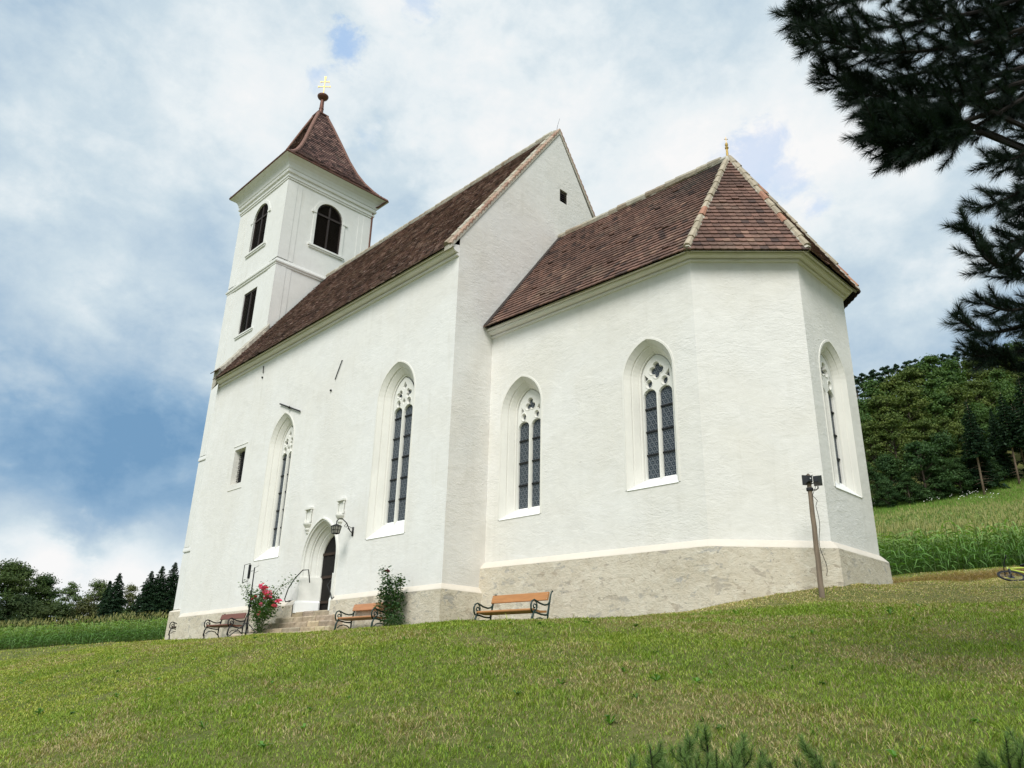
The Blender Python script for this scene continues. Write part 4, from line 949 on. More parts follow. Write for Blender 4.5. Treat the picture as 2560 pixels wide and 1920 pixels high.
place(make_bench(1.70, 'orange varnished bench with green iron frames, against the rubble plinth right of the inner corner', WM['orange'], M_BGREEN), 2.10, -.70, -1.285, .02)
place(make_bench(1.66, 'light tan bench with green iron frames, half hidden by the tall rose bush', WM['tan'], M_BGREEN), -3.44, -.68, -1.235, 0)
place(make_bench(1.72, 'dark red-brown bench with black iron frames behind the thin tripod mast', WM['red'], M_IRON), -11.2, -.78, -1.235, 0)
place(make_bench(1.70, 'nearly black bench standing alone against the foot of the tower', WM['dark'], M_IRON), -17.72, .70, -1.03, 0)

# ================================================================== WALL LANTERN
lp = on_y(883, 1329, 0); ln = thing('wall_lantern', (lp[0], 0, lp[2]), 'black wrought-iron lantern on a scrolled bracket beside the church door', 'lantern', world_parts=True)
m = MB(); x0, z0 = lp[0], lp[2]; c0 = Vector((x0-.10, -.52, z0-.02))
m.box((x0-.03, -.03, z0-.13), (x0+.03, .004, z0+.13)); m.tube([(x0, -.02, z0-.05), (x0-.01, -.12, z0+.02), (x0-.04, -.22, z0+.22), (x0-.07, -.36, z0+.33), (x0-.09, -.46, z0+.32), c0+Vector((0, .0, .26)), c0+Vector((0, 0, .165))], .015, 7)
m.tube([(x0, -.03, z0+.09), (x0-.02, -.14, z0+.13), (x0-.04, -.17, z0+.06), (x0-.03, -.11, z0+.04), (x0-.025, -.1, z0+.08)], .010, 6); m.tube([(x0-.04, -.22, z0+.22), (x0-.05, -.29, z0+.12), (x0-.04, -.22, z0+.1), (x0-.04, -.2, z0+.15)], .009, 6)
m.build('bracket', M_IRON, ln, smooth=True)
m = MB(); S4 = lambda h, z: [c0+Vector((a*h*.72, b*h*.72, z*.72+.05)) for a, b in ((-1, -1), (1, -1), (1, 1), (-1, 1))]
m.loft([S4(.04, .17), S4(.155, .10), S4(.165, .085), S4(.15, .08)]); m.loft([S4(.10, -.22), S4(.105, -.195), S4(.0, -.19)])
for k in range(4): m.tube([S4(.15, .085)[k], S4(.105, -.20)[k]], .010, 6); m.tube([(S4(.15, .085)[k]+S4(.15, .085)[(k+1) % 4])/2, (S4(.105, -.2)[k]+S4(.105, -.2)[(k+1) % 4])/2], .008, 5)
for z, h in ((.085, .15), (-.06, .127), (-.2, .105)): q = S4(h, z); m.tube(q+[q[0]], .009, 5)
m.build('cage', M_IRON, ln)
m = MB(); m.loft([S4(.14, .08), S4(.097, -.195)]); m.build('glass_pane', mat('lantern_glass', (.26, .25, .20), .2, spec=.5), ln)

# ================================================================== TRIPOD MAST
M_MAST = mat('black_tube', (.012, .012, .013), .4, .3, spec=.5)
tb = on_y(616, 1572, -1.1); tz = gz(tb[0], tb[1]); tm = thing('tripod_mast', (tb[0], tb[1], tz), 'thin black tripod mast carrying a small wire frame, between red bench and pink rose', 'tripod', world_parts=True)
X, Y, Z = tb[0], tb[1], tz; top = on_y(633, 1419, -1.1); H_ = top[2]
m = MB(); m.tube([(X, Y, Z+.12), (X, Y, Z+1.0)], .026, 8); m.tube([(X, Y, Z+1.0), (X-.01, Y, H_)], .018, 8); m.box((X-.035, Y-.03, Z+.96), (X+.05, Y+.03, Z+1.02)); m.tube([(X+.05, Y, Z+.99), (X+.10, Y, Z+1.02)], .012, 6); m.build('pole', M_MAST, tm)
for a in (.35, 2.5, 4.6):
    m = MB(); d = Vector((math.cos(a), math.sin(a), 0)); b = Vector((X, Y, Z)); m.tube([b+Vector((0, 0, .52)), b+d*.62+Vector((0, 0, gz(X+d.x*.62, Y+d.y*.62)-Z+.01))], .014, 6); m.tube([b+Vector((0, 0, .2)), b+d*.36+Vector((0, 0, .23))], .010, 6); m.build('leg', M_MAST, tm)
m = MB(); f = Vector((X-.66, Y-.02, H_-.40)); M_CH = mat('grey_frame', (.30, .31, .31), .4, .2)
pts = [f, f+Vector((0, 0, .52)), f+Vector((.36, 0, .54)), f+Vector((.36, 0, .0)), f+Vector((.03, 0, -.02))]; m.tube(pts+[pts[0]], .012, 6); m.box((f.x+.34, f.y-.03, f.z+.08), (f.x+.40, f.y+.03, f.z+.50)); m.build('wire_frame', M_MAST, tm)
m = MB(); m.tube([(X, Y, H_-.10), (X-.30, Y, H_-.10)], .010, 6)
for z in (.0, -.16): m.tube([(X, Y, H_+z-.02), (X+.36, Y-.05, H_+z+.02)], .006, 5)
m.tube([f+Vector((.37, 0, .08)), f+Vector((.38, 0, -.25)), f+Vector((.5, 0, -.6)), (X-.02, Y, H_-1.05)], .006, 5); m.build('cross_arm', M_CH, tm)

# ================================================================== FLOODLIGHT POLE
pb = at(2055.5, 1493, 14.35); pz = gz(pb[0], pb[1]); zt = None
for zz in np.linspace(0, 4, 400):
    v = np.array([pb[0], pb[1], zz])-CAM; py = 960-F_PX*(v@CU)/(v@CF)
    if py < 1188: zt = zz; break
fp = thing('floodlight_pole', (pb[0], pb[1], pz), 'weathered wooden post with two black floodlights in front of the choir', 'light pole', world_parts=True)
M_POST = mat('weathered_post', (.22, .17, .125), .9, var=(6, .35, (5, 5, .4)), bump=[(9, .7, .02, (6, 6, .4))])
m = MB(); n_ = 12; m.tube([(pb[0]+.004*math.sin(k*2.1), pb[1]+.004*math.cos(k*1.7), pz-.15+(zt-pz+.15)*k/n_) for k in range(n_+1)], [.052-.010*k/n_ for k in range(n_+1)], 12); m.build('post', M_POST, fp, smooth='auto')
M_LAMP = mat('black_lamp_housing', (.012, .014, .016), .45, spec=.5)
axr = Vector((CR[0], CR[1], 0)).normalized(); axf = Vector((CF[0], CF[1], 0)).normalized()
def flood(cx, cz, yaw, w_, h_, dep):
    m = MB(); a = Vector((math.cos(yaw), math.sin(yaw), 0)); s = Vector((-a.y, a.x, 0)); c_ = Vector((pb[0], pb[1], 0))+axr*cx+Vector((0, 0, cz))
    R4 = lambda f, d: [c_+a*d+s*(u*w_*f)+Vector((0, 0, v*h_*f)) for u, v in ((-1, -1), (1, -1), (1, 1), (-1, 1))]
    m.loft([R4(.55, -dep), R4(.62, -dep*.9), R4(.9, 0), R4(1.0, dep*.25), R4(1.0, dep*.45), R4(.88, dep*.45), R4(.88, dep*.38)]); m.add(R4(.55, -dep), [(0, 1, 2, 3)]); m.add(R4(.88, dep*.38), [(0, 1, 2, 3)])
    o = m.build('floodlight', M_LAMP, fp); return c_, a, s
yw = math.atan2(axf.y, axf.x)
c1, a1, s1 = flood(-.03, zt-.10, yw+.15, .078, .098, .12)
c2, a2, s2 = flood(.165, zt-.105, yw-.62, .078, .10, .13)
m = MB(); m.tube([c1-a1*.126, c1-a1*.123], .013, 8); m.build('cable_gland', mat('white_cap', (.75, .75, .73), .4), fp)
m = MB(); m.tube([(pb[0], pb[1], zt-.30), Vector((pb[0], pb[1], zt-.30))+axr*.12, c2-Vector((0, 0, .16)), c2-Vector((0, 0, .12))], .012, 6); m.tube([(pb[0], pb[1], zt-.30), (pb[0], pb[1], zt+.02)], .02, 6); m.tube([Vector((pb[0], pb[1], zt-.05)), c2+Vector((0, 0, .10))-axr*.08], .011, 6); m.tube([Vector((pb[0], pb[1], zt-.2)), c2+Vector((0, 0, -.06))-axr*.08], .011, 6)
m.lathe([(.062, -.32), (.066, -.31), (.066, -.27), (.062, -.26)], 12, base=(pb[0], pb[1], zt)); m.build('lamp_bracket', M_IRON, fp)
m = MB(); B = Vector((pb[0], pb[1], 0)); w_ = axf*-.055
pts = [B+axr*.10+w_+Vector((0, 0, zt-.24)), B+axr*.02+w_+Vector((0, 0, zt-.42)), B+axr*.10+w_+Vector((0, 0, zt-.52)), B+axr*.06+w_+Vector((0, 0, zt-.62))]
for k in range(16): f = k/15; pts.append(B+axr*(.065+.04*math.sin(f*9)*(.4+f)+.02*f)+w_+Vector((0, 0, zt-.68-f*(zt-pz-1.05))))
m.tube(pts, .006, 5); m.build('cable', M_IRON, fp)
# ================================================================== CONIFER SHOOTS (pine over the lawn, dwarf pines)
M_NEEDLE = mat('pine_needles', (1, 1, 1), 0.55, tint=True, spec=0.3, trans=0.12)
M_BARK = mat('pine_bark', (.018, .014, .012), .95, var=(7, .35), bump=[(14, .8, .03, (1, 1, .4))])
def needles(shoots, g, nlen, per_m, wd, c0, c1, lean=(35, 62), tip=True):
    """shoots: polylines; needles stand all round them, leaning forward"""
    A, B_, Wv, C_ = [], [], [], []
    for pts in shoots:
        pts = np.asarray(pts); seg = np.diff(pts, axis=0); ln = np.linalg.norm(seg, axis=1); tot = ln.sum(); n = max(6, int(tot*per_m)); s = g.random(n)*tot; cum = np.concatenate([[0], np.cumsum(ln)])
        k = np.clip(np.searchsorted(cum, s)-1, 0, len(seg)-1); t = seg[k]/ln[k][:, None]; p = pts[k]+t*(s-cum[k])[:, None]
        r = g.normal(size=(n, 3)); r -= t*(r*t).sum(1)[:, None]; r /= np.linalg.norm(r, axis=1)[:, None]
        a = np.radians(g.uniform(*lean, n)); f = s/tot; a = np.where(f > .9, a*.55, a); d = t*np.cos(a)[:, None]+r*np.sin(a)[:, None]; L_ = nlen*g.uniform(.75, 1.1, n)*np.where(f > .92, .85, 1)
        e = p+d*L_[:, None]; e[:, 2] += g.normal(0, .004, n); w_ = np.cross(d, g.normal(size=(n, 3))); w_ /= np.linalg.norm(w_, axis=1)[:, None]
        A.append(p); B_.append(e); Wv.append(w_*wd); C_.append(np.array(c0)+(np.array(c1)-np.array(c0))*g.random(n)[:, None])
    A, B_, Wv, C_ = map(np.concatenate, (A, B_, Wv, C_)); n = len(A); V = np.stack([A-Wv, A+Wv, B_], 1).reshape(-1, 3); return V, np.arange(3*n).reshape(-1, 3), C_
def curve_pts(P, n):
    P = np.asarray(P, float); t = np.linspace(0, len(P)-1, n); i = np.clip(t.astype(int), 0, len(P)-2); f = (t-i)[:, None]
    p0, p1, p2, p3 = P[np.clip(i-1, 0, len(P)-1)], P[i], P[i+1], P[np.clip(i+2, 0, len(P)-1)]
    return .5*((2*p1)+(-p0+p2)*f+(2*p0-5*p1+4*p2-p3)*f*f+(-p0+3*p1-3*p2+p3)*f**3)
g = np.random.default_rng(77)
tb_ = at(3350, 900, 7.6); trx, try_ = tb_[0], tb_[1]; trz = gz(trx, try_)
pine = thing('pine_tree', (trx, try_, trz), 'tall dark pine whose needled boughs hang into the view at upper right', 'pine tree', world_parts=True)
m = MB(); m.tube([(trx, try_, trz-.2), (trx+.03, try_+.05, trz+2), (trx-.05, try_, trz+4.5), (trx+.1, try_+.1, trz+8), (trx, try_, trz+11)], [.26, .21, .18, .13, .05], 14); m.build('trunk', M_BARK, pine, smooth=True)
# boughs: (px, py, metres away) down their length, all rooted in the trunk
BOUGHS = [[(2700, -140, 7.2), (2480, -70, 6.9), (2250, -20, 6.5), (2080, 10, 6.2), (1985, 40, 6.1)],
          [(2700, -60, 7.3), (2480, 20, 6.8), (2300, 55, 6.5), (2150, 75, 6.3), (2040, 70, 6.2), (1975, 20, 6.1)],
          [(2700, 20, 7.0), (2500, 90, 6.7), (2330, 125, 6.4), (2180, 130, 6.2), (2070, 105, 6.0), (1990, 112, 6.0)],
          [(2700, 60, 7.4), (2500, 130, 7.0), (2330, 175, 6.6), (2200, 205, 6.4), (2110, 200, 6.3), (2035, 165, 6.2)],
          [(2700, 120, 7.0), (2520, 180, 6.7), (2380, 230, 6.5), (2280, 245, 6.3), (2190, 240, 6.2), (2100, 232, 6.1)],
          [(2700, 170, 6.9), (2520, 215, 6.6), (2390, 265, 6.4), (2300, 285, 6.3), (2230, 300, 6.2), (2160, 312, 6.1)],
          [(2700, 180, 6.8), (2560, 245, 6.5), (2450, 310, 6.3), (2370, 345, 6.2), (2280, 335, 6.1), (2220, 332, 6.05), (2172, 318, 6.0)],
          [(2480, 280, 6.3), (2390, 312, 6.2), (2310, 342, 6.1), (2265, 360, 6.05), (2228, 380, 6.0)],
          [(2420, 310, 6.3), (2360, 322, 6.2), (2300, 312, 6.2)], [(2450, 330, 6.3), (2390, 340, 6.2), (2335, 362, 6.1)],
          [(2720, 250, 6.7), (2620, 330, 6.5), (2550, 390, 6.4), (2490, 405, 6.3), (2450, 412, 6.3)],
          [(2720, 330, 6.8), (2620, 410, 6.5), (2560, 470, 6.4), (2510, 500, 6.3), (2470, 515, 6.2), (2432, 528, 6.2)],
          [(2720, 560, 6.6), (2600, 590, 6.4), (2520, 660, 6.2), (2475, 655, 6.1), (2440, 610, 6.05), (2415, 565, 6.0), (2395, 560, 6.0)],
          [(2720, 540, 6.7), (2620, 560, 6.5), (2560, 590, 6.4), (2520, 610, 6.3)], [(2720, 650, 6.6), (2620, 660, 6.4), (2555, 690, 6.3), (2500, 680, 6.2)],
          [(2720, 720, 6.5), (2620, 750, 6.3), (2540, 775, 6.2), (2480, 765, 6.15), (2440, 735, 6.1)],
          [(2720, 780, 6.5), (2600, 800, 6.3), (2520, 825, 6.2), (2450, 830, 6.1), (2400, 800, 6.05), (2388, 785, 6.0)],
          [(2720, 860, 6.5), (2600, 870, 6.3), (2510, 885, 6.2), (2440, 890, 6.1), (2395, 872, 6.05)],
          [(2720, 930, 6.5), (2620, 920, 6.3), (2540, 925, 6.2), (2490, 905, 6.2)],
          [(2720, -200, 7.6), (2600, -60, 7.2), (2520, 30, 7.0), (2450, 60, 6.9), (2400, 70, 6.9)], [(2740, 60, 7.2), (2620, 60, 7.0), (2520, 100, 6.8), (2460, 160, 6.6), (2430, 210, 6.5)],
          [(2740, 200, 7.2), (2640, 160, 7.0), (2560, 230, 6.8), (2520, 290, 6.7)], [(2740, -300, 7.0), (2450, -200, 6.8), (2200, -120, 6.5), (2080, -60, 6.3)], [(2760, -420, 7.2), (2500, -350, 7), (2300, -260, 6.8)],
          [(2760, 420, 7.1), (2660, 380, 6.9), (2590, 430, 6.7), (2560, 540, 6.6)], [(2740, 120, 7.3), (2600, 20, 7.1), (2480, -30, 7.0), (2380, 0, 6.8), (2320, 30, 6.8)]]
shoots = []; wood_ = MB(); rngp = random.Random(5)
for bi, bg in enumerate(BOUGHS):
    P = curve_pts([at(*p) for p in bg], 26); root = np.array([trx, try_, P[0][2]-.1 if P[0][2] > trz+.5 else trz+.8]); Q = np.vstack([root, P]); wood_.tube(Q, list(np.linspace(.022, .005, len(Q))), 6)
    L_ = np.linalg.norm(np.diff(P, axis=0), axis=1).sum(); tip = P[int(len(P)*.30):]; shoots.append(tip)
    k0 = int(len(P)*.22); dens = 1.0 if bi < 8 or bi > 18 else .42
    for k in range(k0, len(P)-2):
        if rngp.random() > .82: continue
        for s in (-1, 1, -1, 1):
            if rngp.random() < 1-dens*.8: continue
            t = P[k+1]-P[k]; t = t/np.linalg.norm(t); side = np.cross(t, CF); side /= np.linalg.norm(side); ln = rngp.uniform(.16, .40)*(1.1-.7*k/len(P))*(1.15 if dens == 1 else .8)
            d = t*rngp.uniform(.5, 1.0)+side*s*rngp.uniform(.25, .85)+CF*rngp.uniform(-1.0, 1.0); d[2] += rngp.uniform(-.1, .35); d /= np.linalg.norm(d)
            q = P[k]+d*ln*.5; e = q+(d+np.array([0, 0, .25])+t*.25)*ln*.5; S_ = curve_pts([P[k], q, e], 6); shoots.append(S_[1:]); wood_.tube(S_, [.007, .006, .005, .005, .004, .003], 4)
wood_.build('branches', M_BARK, pine)
crown_sh = []; wood2 = MB()                         # the rest of the crown, above and beside the view
for k in range(64):
    zz = 3.2+k*.125; a = k*2.4; rad_ = (2.9-.22*max(0, zz-4))*rngp.uniform(.75, 1.05)
    if zz < 5.6 and math.cos(a-math.atan2(-CR[1], -CR[0])) > .1: continue
    b = np.array([trx, try_, trz*0+zz-2.0+2.0]); e = b+np.array([math.cos(a)*rad_, math.sin(a)*rad_, .25]); P = curve_pts([b, (b+e)/2+np.array([0, 0, -.15]), e], 12); wood2.tube(P, list(np.linspace(.035, .008, 12)), 5); crown_sh.append(P[5:])
    for q in range(3, 12):
        for s_ in (-1, 1): d_ = np.array([math.cos(a+s_*.9), math.sin(a+s_*.9), rngp.uniform(0, .5)]); crown_sh.append(curve_pts([P[q], P[q]+d_*.25, P[q]+d_*.5+np.array([0, 0, .08])], 4))
wood2.build('upper_limbs', M_BARK, pine); V, Fi, C_ = needles(crown_sh, g, .12, 150, .006, (.010, .026, .018), (.026, .054, .03)); np_mesh('upper_crown', V, Fi, M_NEEDLE, C_, pine)
V, Fi, C_ = needles(shoots, g, .094, 1350, .0018, (.005, .015, .011), (.016, .034, .020), (28, 56)); np_mesh('needles', V, Fi, M_NEEDLE, C_, pine)
def dwarf_pine(lab, base, stems, seed, per=1500):
    x, y = base; z = gz(x, y); o = thing('dwarf_pine', (x, y, z), lab, 'dwarf pine', 'dwarf pines at the foot of the bank', world_parts=True); g_ = np.random.default_rng(seed); sh = []; wd = MB()
    for (dx, dy, h) in stems:
        p0 = np.array([x+dx*.55, y+dy*.55, gz(x+dx*.55, y+dy*.55)-.03]); p2 = np.array([x+dx, y+dy, z+h]); p1 = (p0+p2)/2+np.array([dx*.15, dy*.15, 0]); P = curve_pts([p0, p1, p2], 10); wd.tube(P, list(np.linspace(.012, .003, 10)), 6); sh.append(P[3:])
        for q in range(g_.integers(2, 5)):
            k = g_.integers(3, 8); a = g_.uniform(0, 6.28); l = g_.uniform(.06, .11); e = P[k]+np.array([math.cos(a)*l*.7, math.sin(a)*l*.7, l*1.0]); S_ = curve_pts([P[k], (P[k]+e)/2+np.array([math.cos(a), math.sin(a), 0])*.02, e], 5); sh.append(S_); wd.tube(S_, .003, 5)
    wd.build('stems', M_BARK, o); V, Fi, C_ = needles(sh, g_, .064, per, .0012, (.045, .11, .02), (.20, .30, .085), (30, 65)); np_mesh('needles', V, Fi, M_NEEDLE, C_, o); return o
def spread(pxs, depth, base):
    out = []
    for (px, py, dd) in pxs: p = at(px, py, depth+dd); z0 = gz(*base); out.append((p[0]-base[0], p[1]-base[1], p[2]-z0))
    return out
b0 = at(1790, 1900, 4.4)[:2]; dwarf_pine('broad dwarf pine clump with the most upright shoots, low centre right', tuple(b0), spread([(1625, 1868, 0), (1660, 1905, .1), (1575, 1905, -.1), (1700, 1868, .2), (1765, 1822, 0), (1718, 1836, .25), (1790, 1880, -.1), (1842, 1868, .1), (1858, 1842, 0), (1900, 1905, .1), (1830, 1905, -.2), (1740, 1900, -.15), (1680, 1920, -.2)], 4.4, b0), 3)
b0 = at(2035, 1990, 4.5)[:2]; dwarf_pine('single small dwarf pine shoot just right of the broad clump', tuple(b0), spread([(2040, 1885, 0), (2020, 1940, .05), (2070, 1925, -.05), (1925, 1905, .1)], 4.5, b0), 4)
b0 = at(2540, 1960, 4.3)[:2]; dwarf_pine('dwarf pine cut by the lower right corner of the view', tuple(b0), spread([(2515, 1868, 0), (2560, 1850, .1), (2490, 1915, .1), (2545, 1890, -.1), (2600, 1860, .1), (2450, 1915, .2), (2585, 1915, -.1)], 4.3, b0), 5)

# ================================================================== ROSES
M_ROSEW = mat('rose_cane', (.10, .12, .05), .8); M_PETAL = mat('rose_petal', (1, 1, 1), .6, tint=True, trans=.25)
def leaf_cloud(g_, centers, n, rad, size, c0, c1):
    V, Fi, C_ = [], [], []
    ci = g_.integers(0, len(centers), n); P = np.asarray(centers)[ci]+g_.normal(size=(n, 3))*rad
    for p in P:
        a = g_.uniform(0, 6.28); d = np.array([math.cos(a), math.sin(a), g_.uniform(-.9, .4)]); d /= np.linalg.norm(d); w_ = np.cross(d, np.array([0, 0, 1.0])+g_.normal(size=3)*.4); w_ /= np.linalg.norm(w_); s = size*g_.uniform(.6, 1.25); o = len(V)
        V += [p, p+d*s*.5+w_*s*.33, p+d*s, p+d*s*.5-w_*s*.33]; Fi.append((o, o+1, o+2, o+3)); C_.append(np.array(c0)+(np.array(c1)-np.array(c0))*g_.random())
    return V, Fi, C_
def blossom(mb, p, r, c, g_):
    p = Vector(p); Q = Matrix.Rotation(g_.uniform(.2, 1.3), 3, Vector((math.cos(a0 := g_.uniform(0, 6.28)), math.sin(a0), 0)))
    for ringn, (rr_, up) in enumerate(((1.0, .15), (.75, .5), (.45, .85))):
        for k in range(6 if ringn < 2 else 4):
            a = k*6.283/(6 if ringn < 2 else 4)+ringn*.5; d = Vector((math.cos(a), math.sin(a), 0)); t = Vector((-d.y, d.x, 0)); f = g_.uniform(.75, 1.2); cc = tuple(x*f for x in c); R3 = r*rr_
            mb.add([p]+[p+Q@(d*R3*u+t*R3*v+Vector((0, 0, R3*up*w))) for u, v, w in ((.6, .5, .6), (1.0, 0, 1), (.6, -.5, .6))], [(0, 1, 2, 3)], 0, cc)
def rose(lab, base, canes, nleaf, rad, flowers, fc, seed, c0, c1, lsize=.055, extra=()):
    z = gz(*base); o = thing('rose_bush', (base[0], base[1], z), lab, 'rose bush', 'rose bushes by the church door', world_parts=True); g_ = np.random.default_rng(seed); cen = []; m = MB()
    for P in canes:
        Q = curve_pts(P, 14); m.tube(Q, list(np.linspace(.014, .005, 14)), 6); cen += [q for q in Q[2:]]
    m.build('canes', M_ROSEW, o)
    cen += list(extra); V, Fi, C_ = leaf_cloud(g_, cen, nleaf, rad, lsize, c0, c1); np_mesh('leaves', V, Fi, M_LEAF, np.array(C_), o, nper=4)
    for (p, r) in flowers: m = MB(); blossom(m, p, r, fc, g_); m.build('blossom', M_PETAL, o)
    return o
Yr = -.85; rb = on_y(650, 1574, Yr); A_ = lambda px, py, y=Yr: on_y(px, py, y)
fl = []
rf = random.Random(3)
for (px, py, n_, sp) in ((655, 1467, 4, 7), (664, 1476, 5, 7), (670, 1485, 6, 8), (667, 1492, 4, 6), (655, 1478, 3, 6), (697, 1502, 3, 4), (686, 1515, 3, 4), (650, 1536, 3, 5), (637, 1489, 2, 4), (652, 1512, 2, 4), (678, 1508, 1, 4), (632, 1500, 1, 3)):
    for k in range(n_): fl.append((A_(px+rf.uniform(-sp, sp), py+rf.uniform(-sp, sp), Yr-rf.uniform(.05, .25)), rf.uniform(.06, .095)))
bz = (rb[0], rb[1], gz(rb[0], rb[1])-.02); ex = []
for k in range(70): ex.append(A_(656+rf.uniform(-24, 28)*(1 if k % 3 else .7), 1515+rf.uniform(-32, 30), Yr+rf.uniform(-.25, .2)))
rose('bushy rose full of pink blossoms left of the church steps', (rb[0], rb[1]), [[bz, A_(640, 1545), A_(628, 1500), A_(612, 1462, -.9)], [bz, A_(650, 1530), A_(652, 1490), A_(656, 1465)], [bz, A_(660, 1535), A_(675, 1500), A_(700, 1470, -.6), A_(733, 1447, -.4)], [bz, A_(640, 1530), A_(632, 1500), A_(625, 1475)], [bz, A_(664, 1540), A_(682, 1515), A_(692, 1500)], [bz, A_(645, 1540), A_(645, 1500), A_(668, 1480)]],
     4000, .09, fl, (.78, .13, .27), 5, (.035, .095, .025), (.11, .19, .05), .075, extra=ex)
Y2r = -.42; rb2 = on_y(978, 1562, Y2r); A2 = lambda px, py, y=Y2r: on_y(px, py, y); bz = (rb2[0], rb2[1], gz(rb2[0], rb2[1])-.02); ex = []
for k in range(80): ex.append(A2(980+rf.uniform(-30, 26), 1515+rf.uniform(-38, 34), Y2r+rf.uniform(-.18, .15)))
for k in range(26): ex.append(A2(982+rf.uniform(-18, 22), 1462+rf.uniform(-16, 26), Y2r+rf.uniform(-.12, .12)))
rose('tall sparse climbing rose with one dull red bloom, in front of the tan bench', (rb2[0], rb2[1]), [[bz, A2(962, 1520), A2(957, 1460), A2(960, 1420)], [bz, A2(968, 1500), A2(968, 1455), A2(969, 1424)], [bz, A2(985, 1510), A2(990, 1470), A2(998, 1447), A2(1006, 1452)], [bz, A2(998, 1510), A2(1001, 1465), A2(996, 1448)], [bz, A2(950, 1530), A2(948, 1495), A2(955, 1470)], [bz, A2(975, 1510), A2(975, 1475), A2(980, 1448)]],
     2000, .06, [(A2(968, 1424, -.5), .06), (A2(966, 1427, -.5), .05), (A2(971, 1428, -.47), .05)], (.20, .035, .06), 8, (.020, .062, .022), (.07, .13, .04), .078, ex)
shp = on_y(988, 1555, -.62); shz = gz(shp[0], shp[1]); sh = thing('small_shrub', (shp[0], shp[1], shz), 'low dense dark green shrub at the foot of the tall sparse rose', 'shrub', world_parts=True); g_ = np.random.default_rng(31)
cen = [shp*np.array([1, 1, 0])+np.array([g_.uniform(-.24, .24), g_.uniform(-.16, .16), shz+g_.uniform(.05, .42)]) for k in range(60)]; V, Fi, C_ = leaf_cloud(g_, cen, 900, .06, .045, (.018, .060, .018), (.055, .11, .03)); np_mesh('leaves', V, Fi, M_LEAF, np.array(C_), sh, nper=4)
m = MB()
for k in range(6): a = k*1.05; m.tube([(shp[0], shp[1], shz-.02), (shp[0]+.12*math.cos(a), shp[1]+.1*math.sin(a), shz+.3)], .008, 5)
m.build('stems', M_ROSEW, sh)

# ================================================================== BICYCLE lying on the grass
M_TYRE = mat('tyre_rubber', (.018, .018, .02), .7); M_LIME = mat('lime_frame_paint', (.55, .66, .10), .35, spec=.5); M_BLK = mat('black_bike_parts', (.012, .012, .016), .4, spec=.5); M_ALU = mat('bike_metal', (.10, .10, .11), .35, .8)
bc = at(2535, 1441, 22.3); bzg = gz(bc[0], bc[1]); bike = thing('bicycle', (bc[0], bc[1], bzg), 'lime-green bicycle lying on its side in the grass by the corn', 'bicycle')
def bx(o): o.parent = bike; return o
def T(x, y): return (x, y, 0.0)           # the bicycle in its own plane; x forward, y up
def wheel(cx):
    m = MB(); r = .335
    m.tube([(cx+r*math.cos(a), .34+r*math.sin(a), 0) for a in np.linspace(0, 6.2832, 41)], .026, 8, caps=False); w_ = m.build('tyre', M_TYRE, bike, smooth=True)
    m = MB(); m.tube([(cx+.295*math.cos(a), .34+.295*math.sin(a), 0) for a in np.linspace(0, 6.2832, 41)], .012, 6, caps=False)
    m.tube([(cx, .34, -.05), (cx, .34, .05)], .022, 8)
    for k in range(20): a = k*.314; m.tube([(cx+.02*math.cos(a+1), .34+.02*math.sin(a+1), .03*(-1)**k), (cx+.29*math.cos(a), .34+.29*math.sin(a), 0)], .0022, 4)
    m.lathe([(.02, .03), (.09, .032), (.09, .036), (.02, .036)], 20, base=(cx, .34, 0)); m.build('rim', M_ALU, bike)
wheel(.55); wheel(-.50)
m = MB(); hd, bb, st_ = (.36, .78, 0), (-.08, .33, 0), (-.20, .80, 0)
for a, b, r in ((hd, bb, .024), ((.345, .83, 0), st_, .020), (bb, (-.215, .86, 0), .019)): m.tube([a, b], r, 8)
m.tube([(.33, .90, 0), (.38, .72, 0)], .024, 8)
for s in (-1, 1): m.tube([(-.08, .33, .02*s), (-.5, .34, .06*s)], .011, 6); m.tube([(-.2, .78, .02*s), (-.5, .34, .06*s)], .010, 6)
m.build('frame', M_LIME, bike, smooth=True)
m = MB()
for s in (-1, 1): m.tube([(.39, .70, .05*s), (.55, .34, .055*s)], [.019, .014], 8)
m.box((.365, .67, -.06), (.415, .72, .06)); m.build('fork', M_BLK, bike)
m = MB(); m.tube([(.33, .9, 0), (.31, .97, 0), (.36, 1.0, 0)], .016, 8); m.tube([(.30, 1.02, -.33), (.36, 1.0, -.06), (.36, 1.0, .06), (.30, 1.02, .33)], .014, 8)
for s in (-1, 1): m.tube([(.302, 1.02, .22*s), (.298, 1.022, .335*s)], .018, 8)
m.build('handlebar', M_BLK, bike)
m = MB(); m.tube([(-.215, .86, 0), (-.235, .95, 0)], .014, 8); m.loft([[(x, .95+z, y) for x, y, z in ((-.40, -.075, .01), (-.40, .075, .01), (-.38, .06, .045), (-.38, -.06, .045))], [(x, .95, y) for x, y in ((-.2, -.05), (-.2, .05))]+[(-.2, .985, .04), (-.2, .985, -.04)], [(-.1, .955, -.018), (-.1, .955, .018), (-.1, .98, .014), (-.1, .98, -.014)]]); m.build('saddle', M_BLK, bike)
m = MB(); m.lathe([(.02, .02), (.10, .02), (.10, .026), (.02, .026)], 24, base=(-.08, .33, .03)); m.tube([(-.08, .33, .05), (.07, .26, .055)], .011, 6); m.tube([(-.08, .33, -.05), (-.23, .40, -.055)], .011, 6); m.box((.03, .25, .06), (.11, .275, .15)); m.box((-.27, .39, -.15), (-.19, .415, -.06)); m.build('crankset', M_BLK, bike)
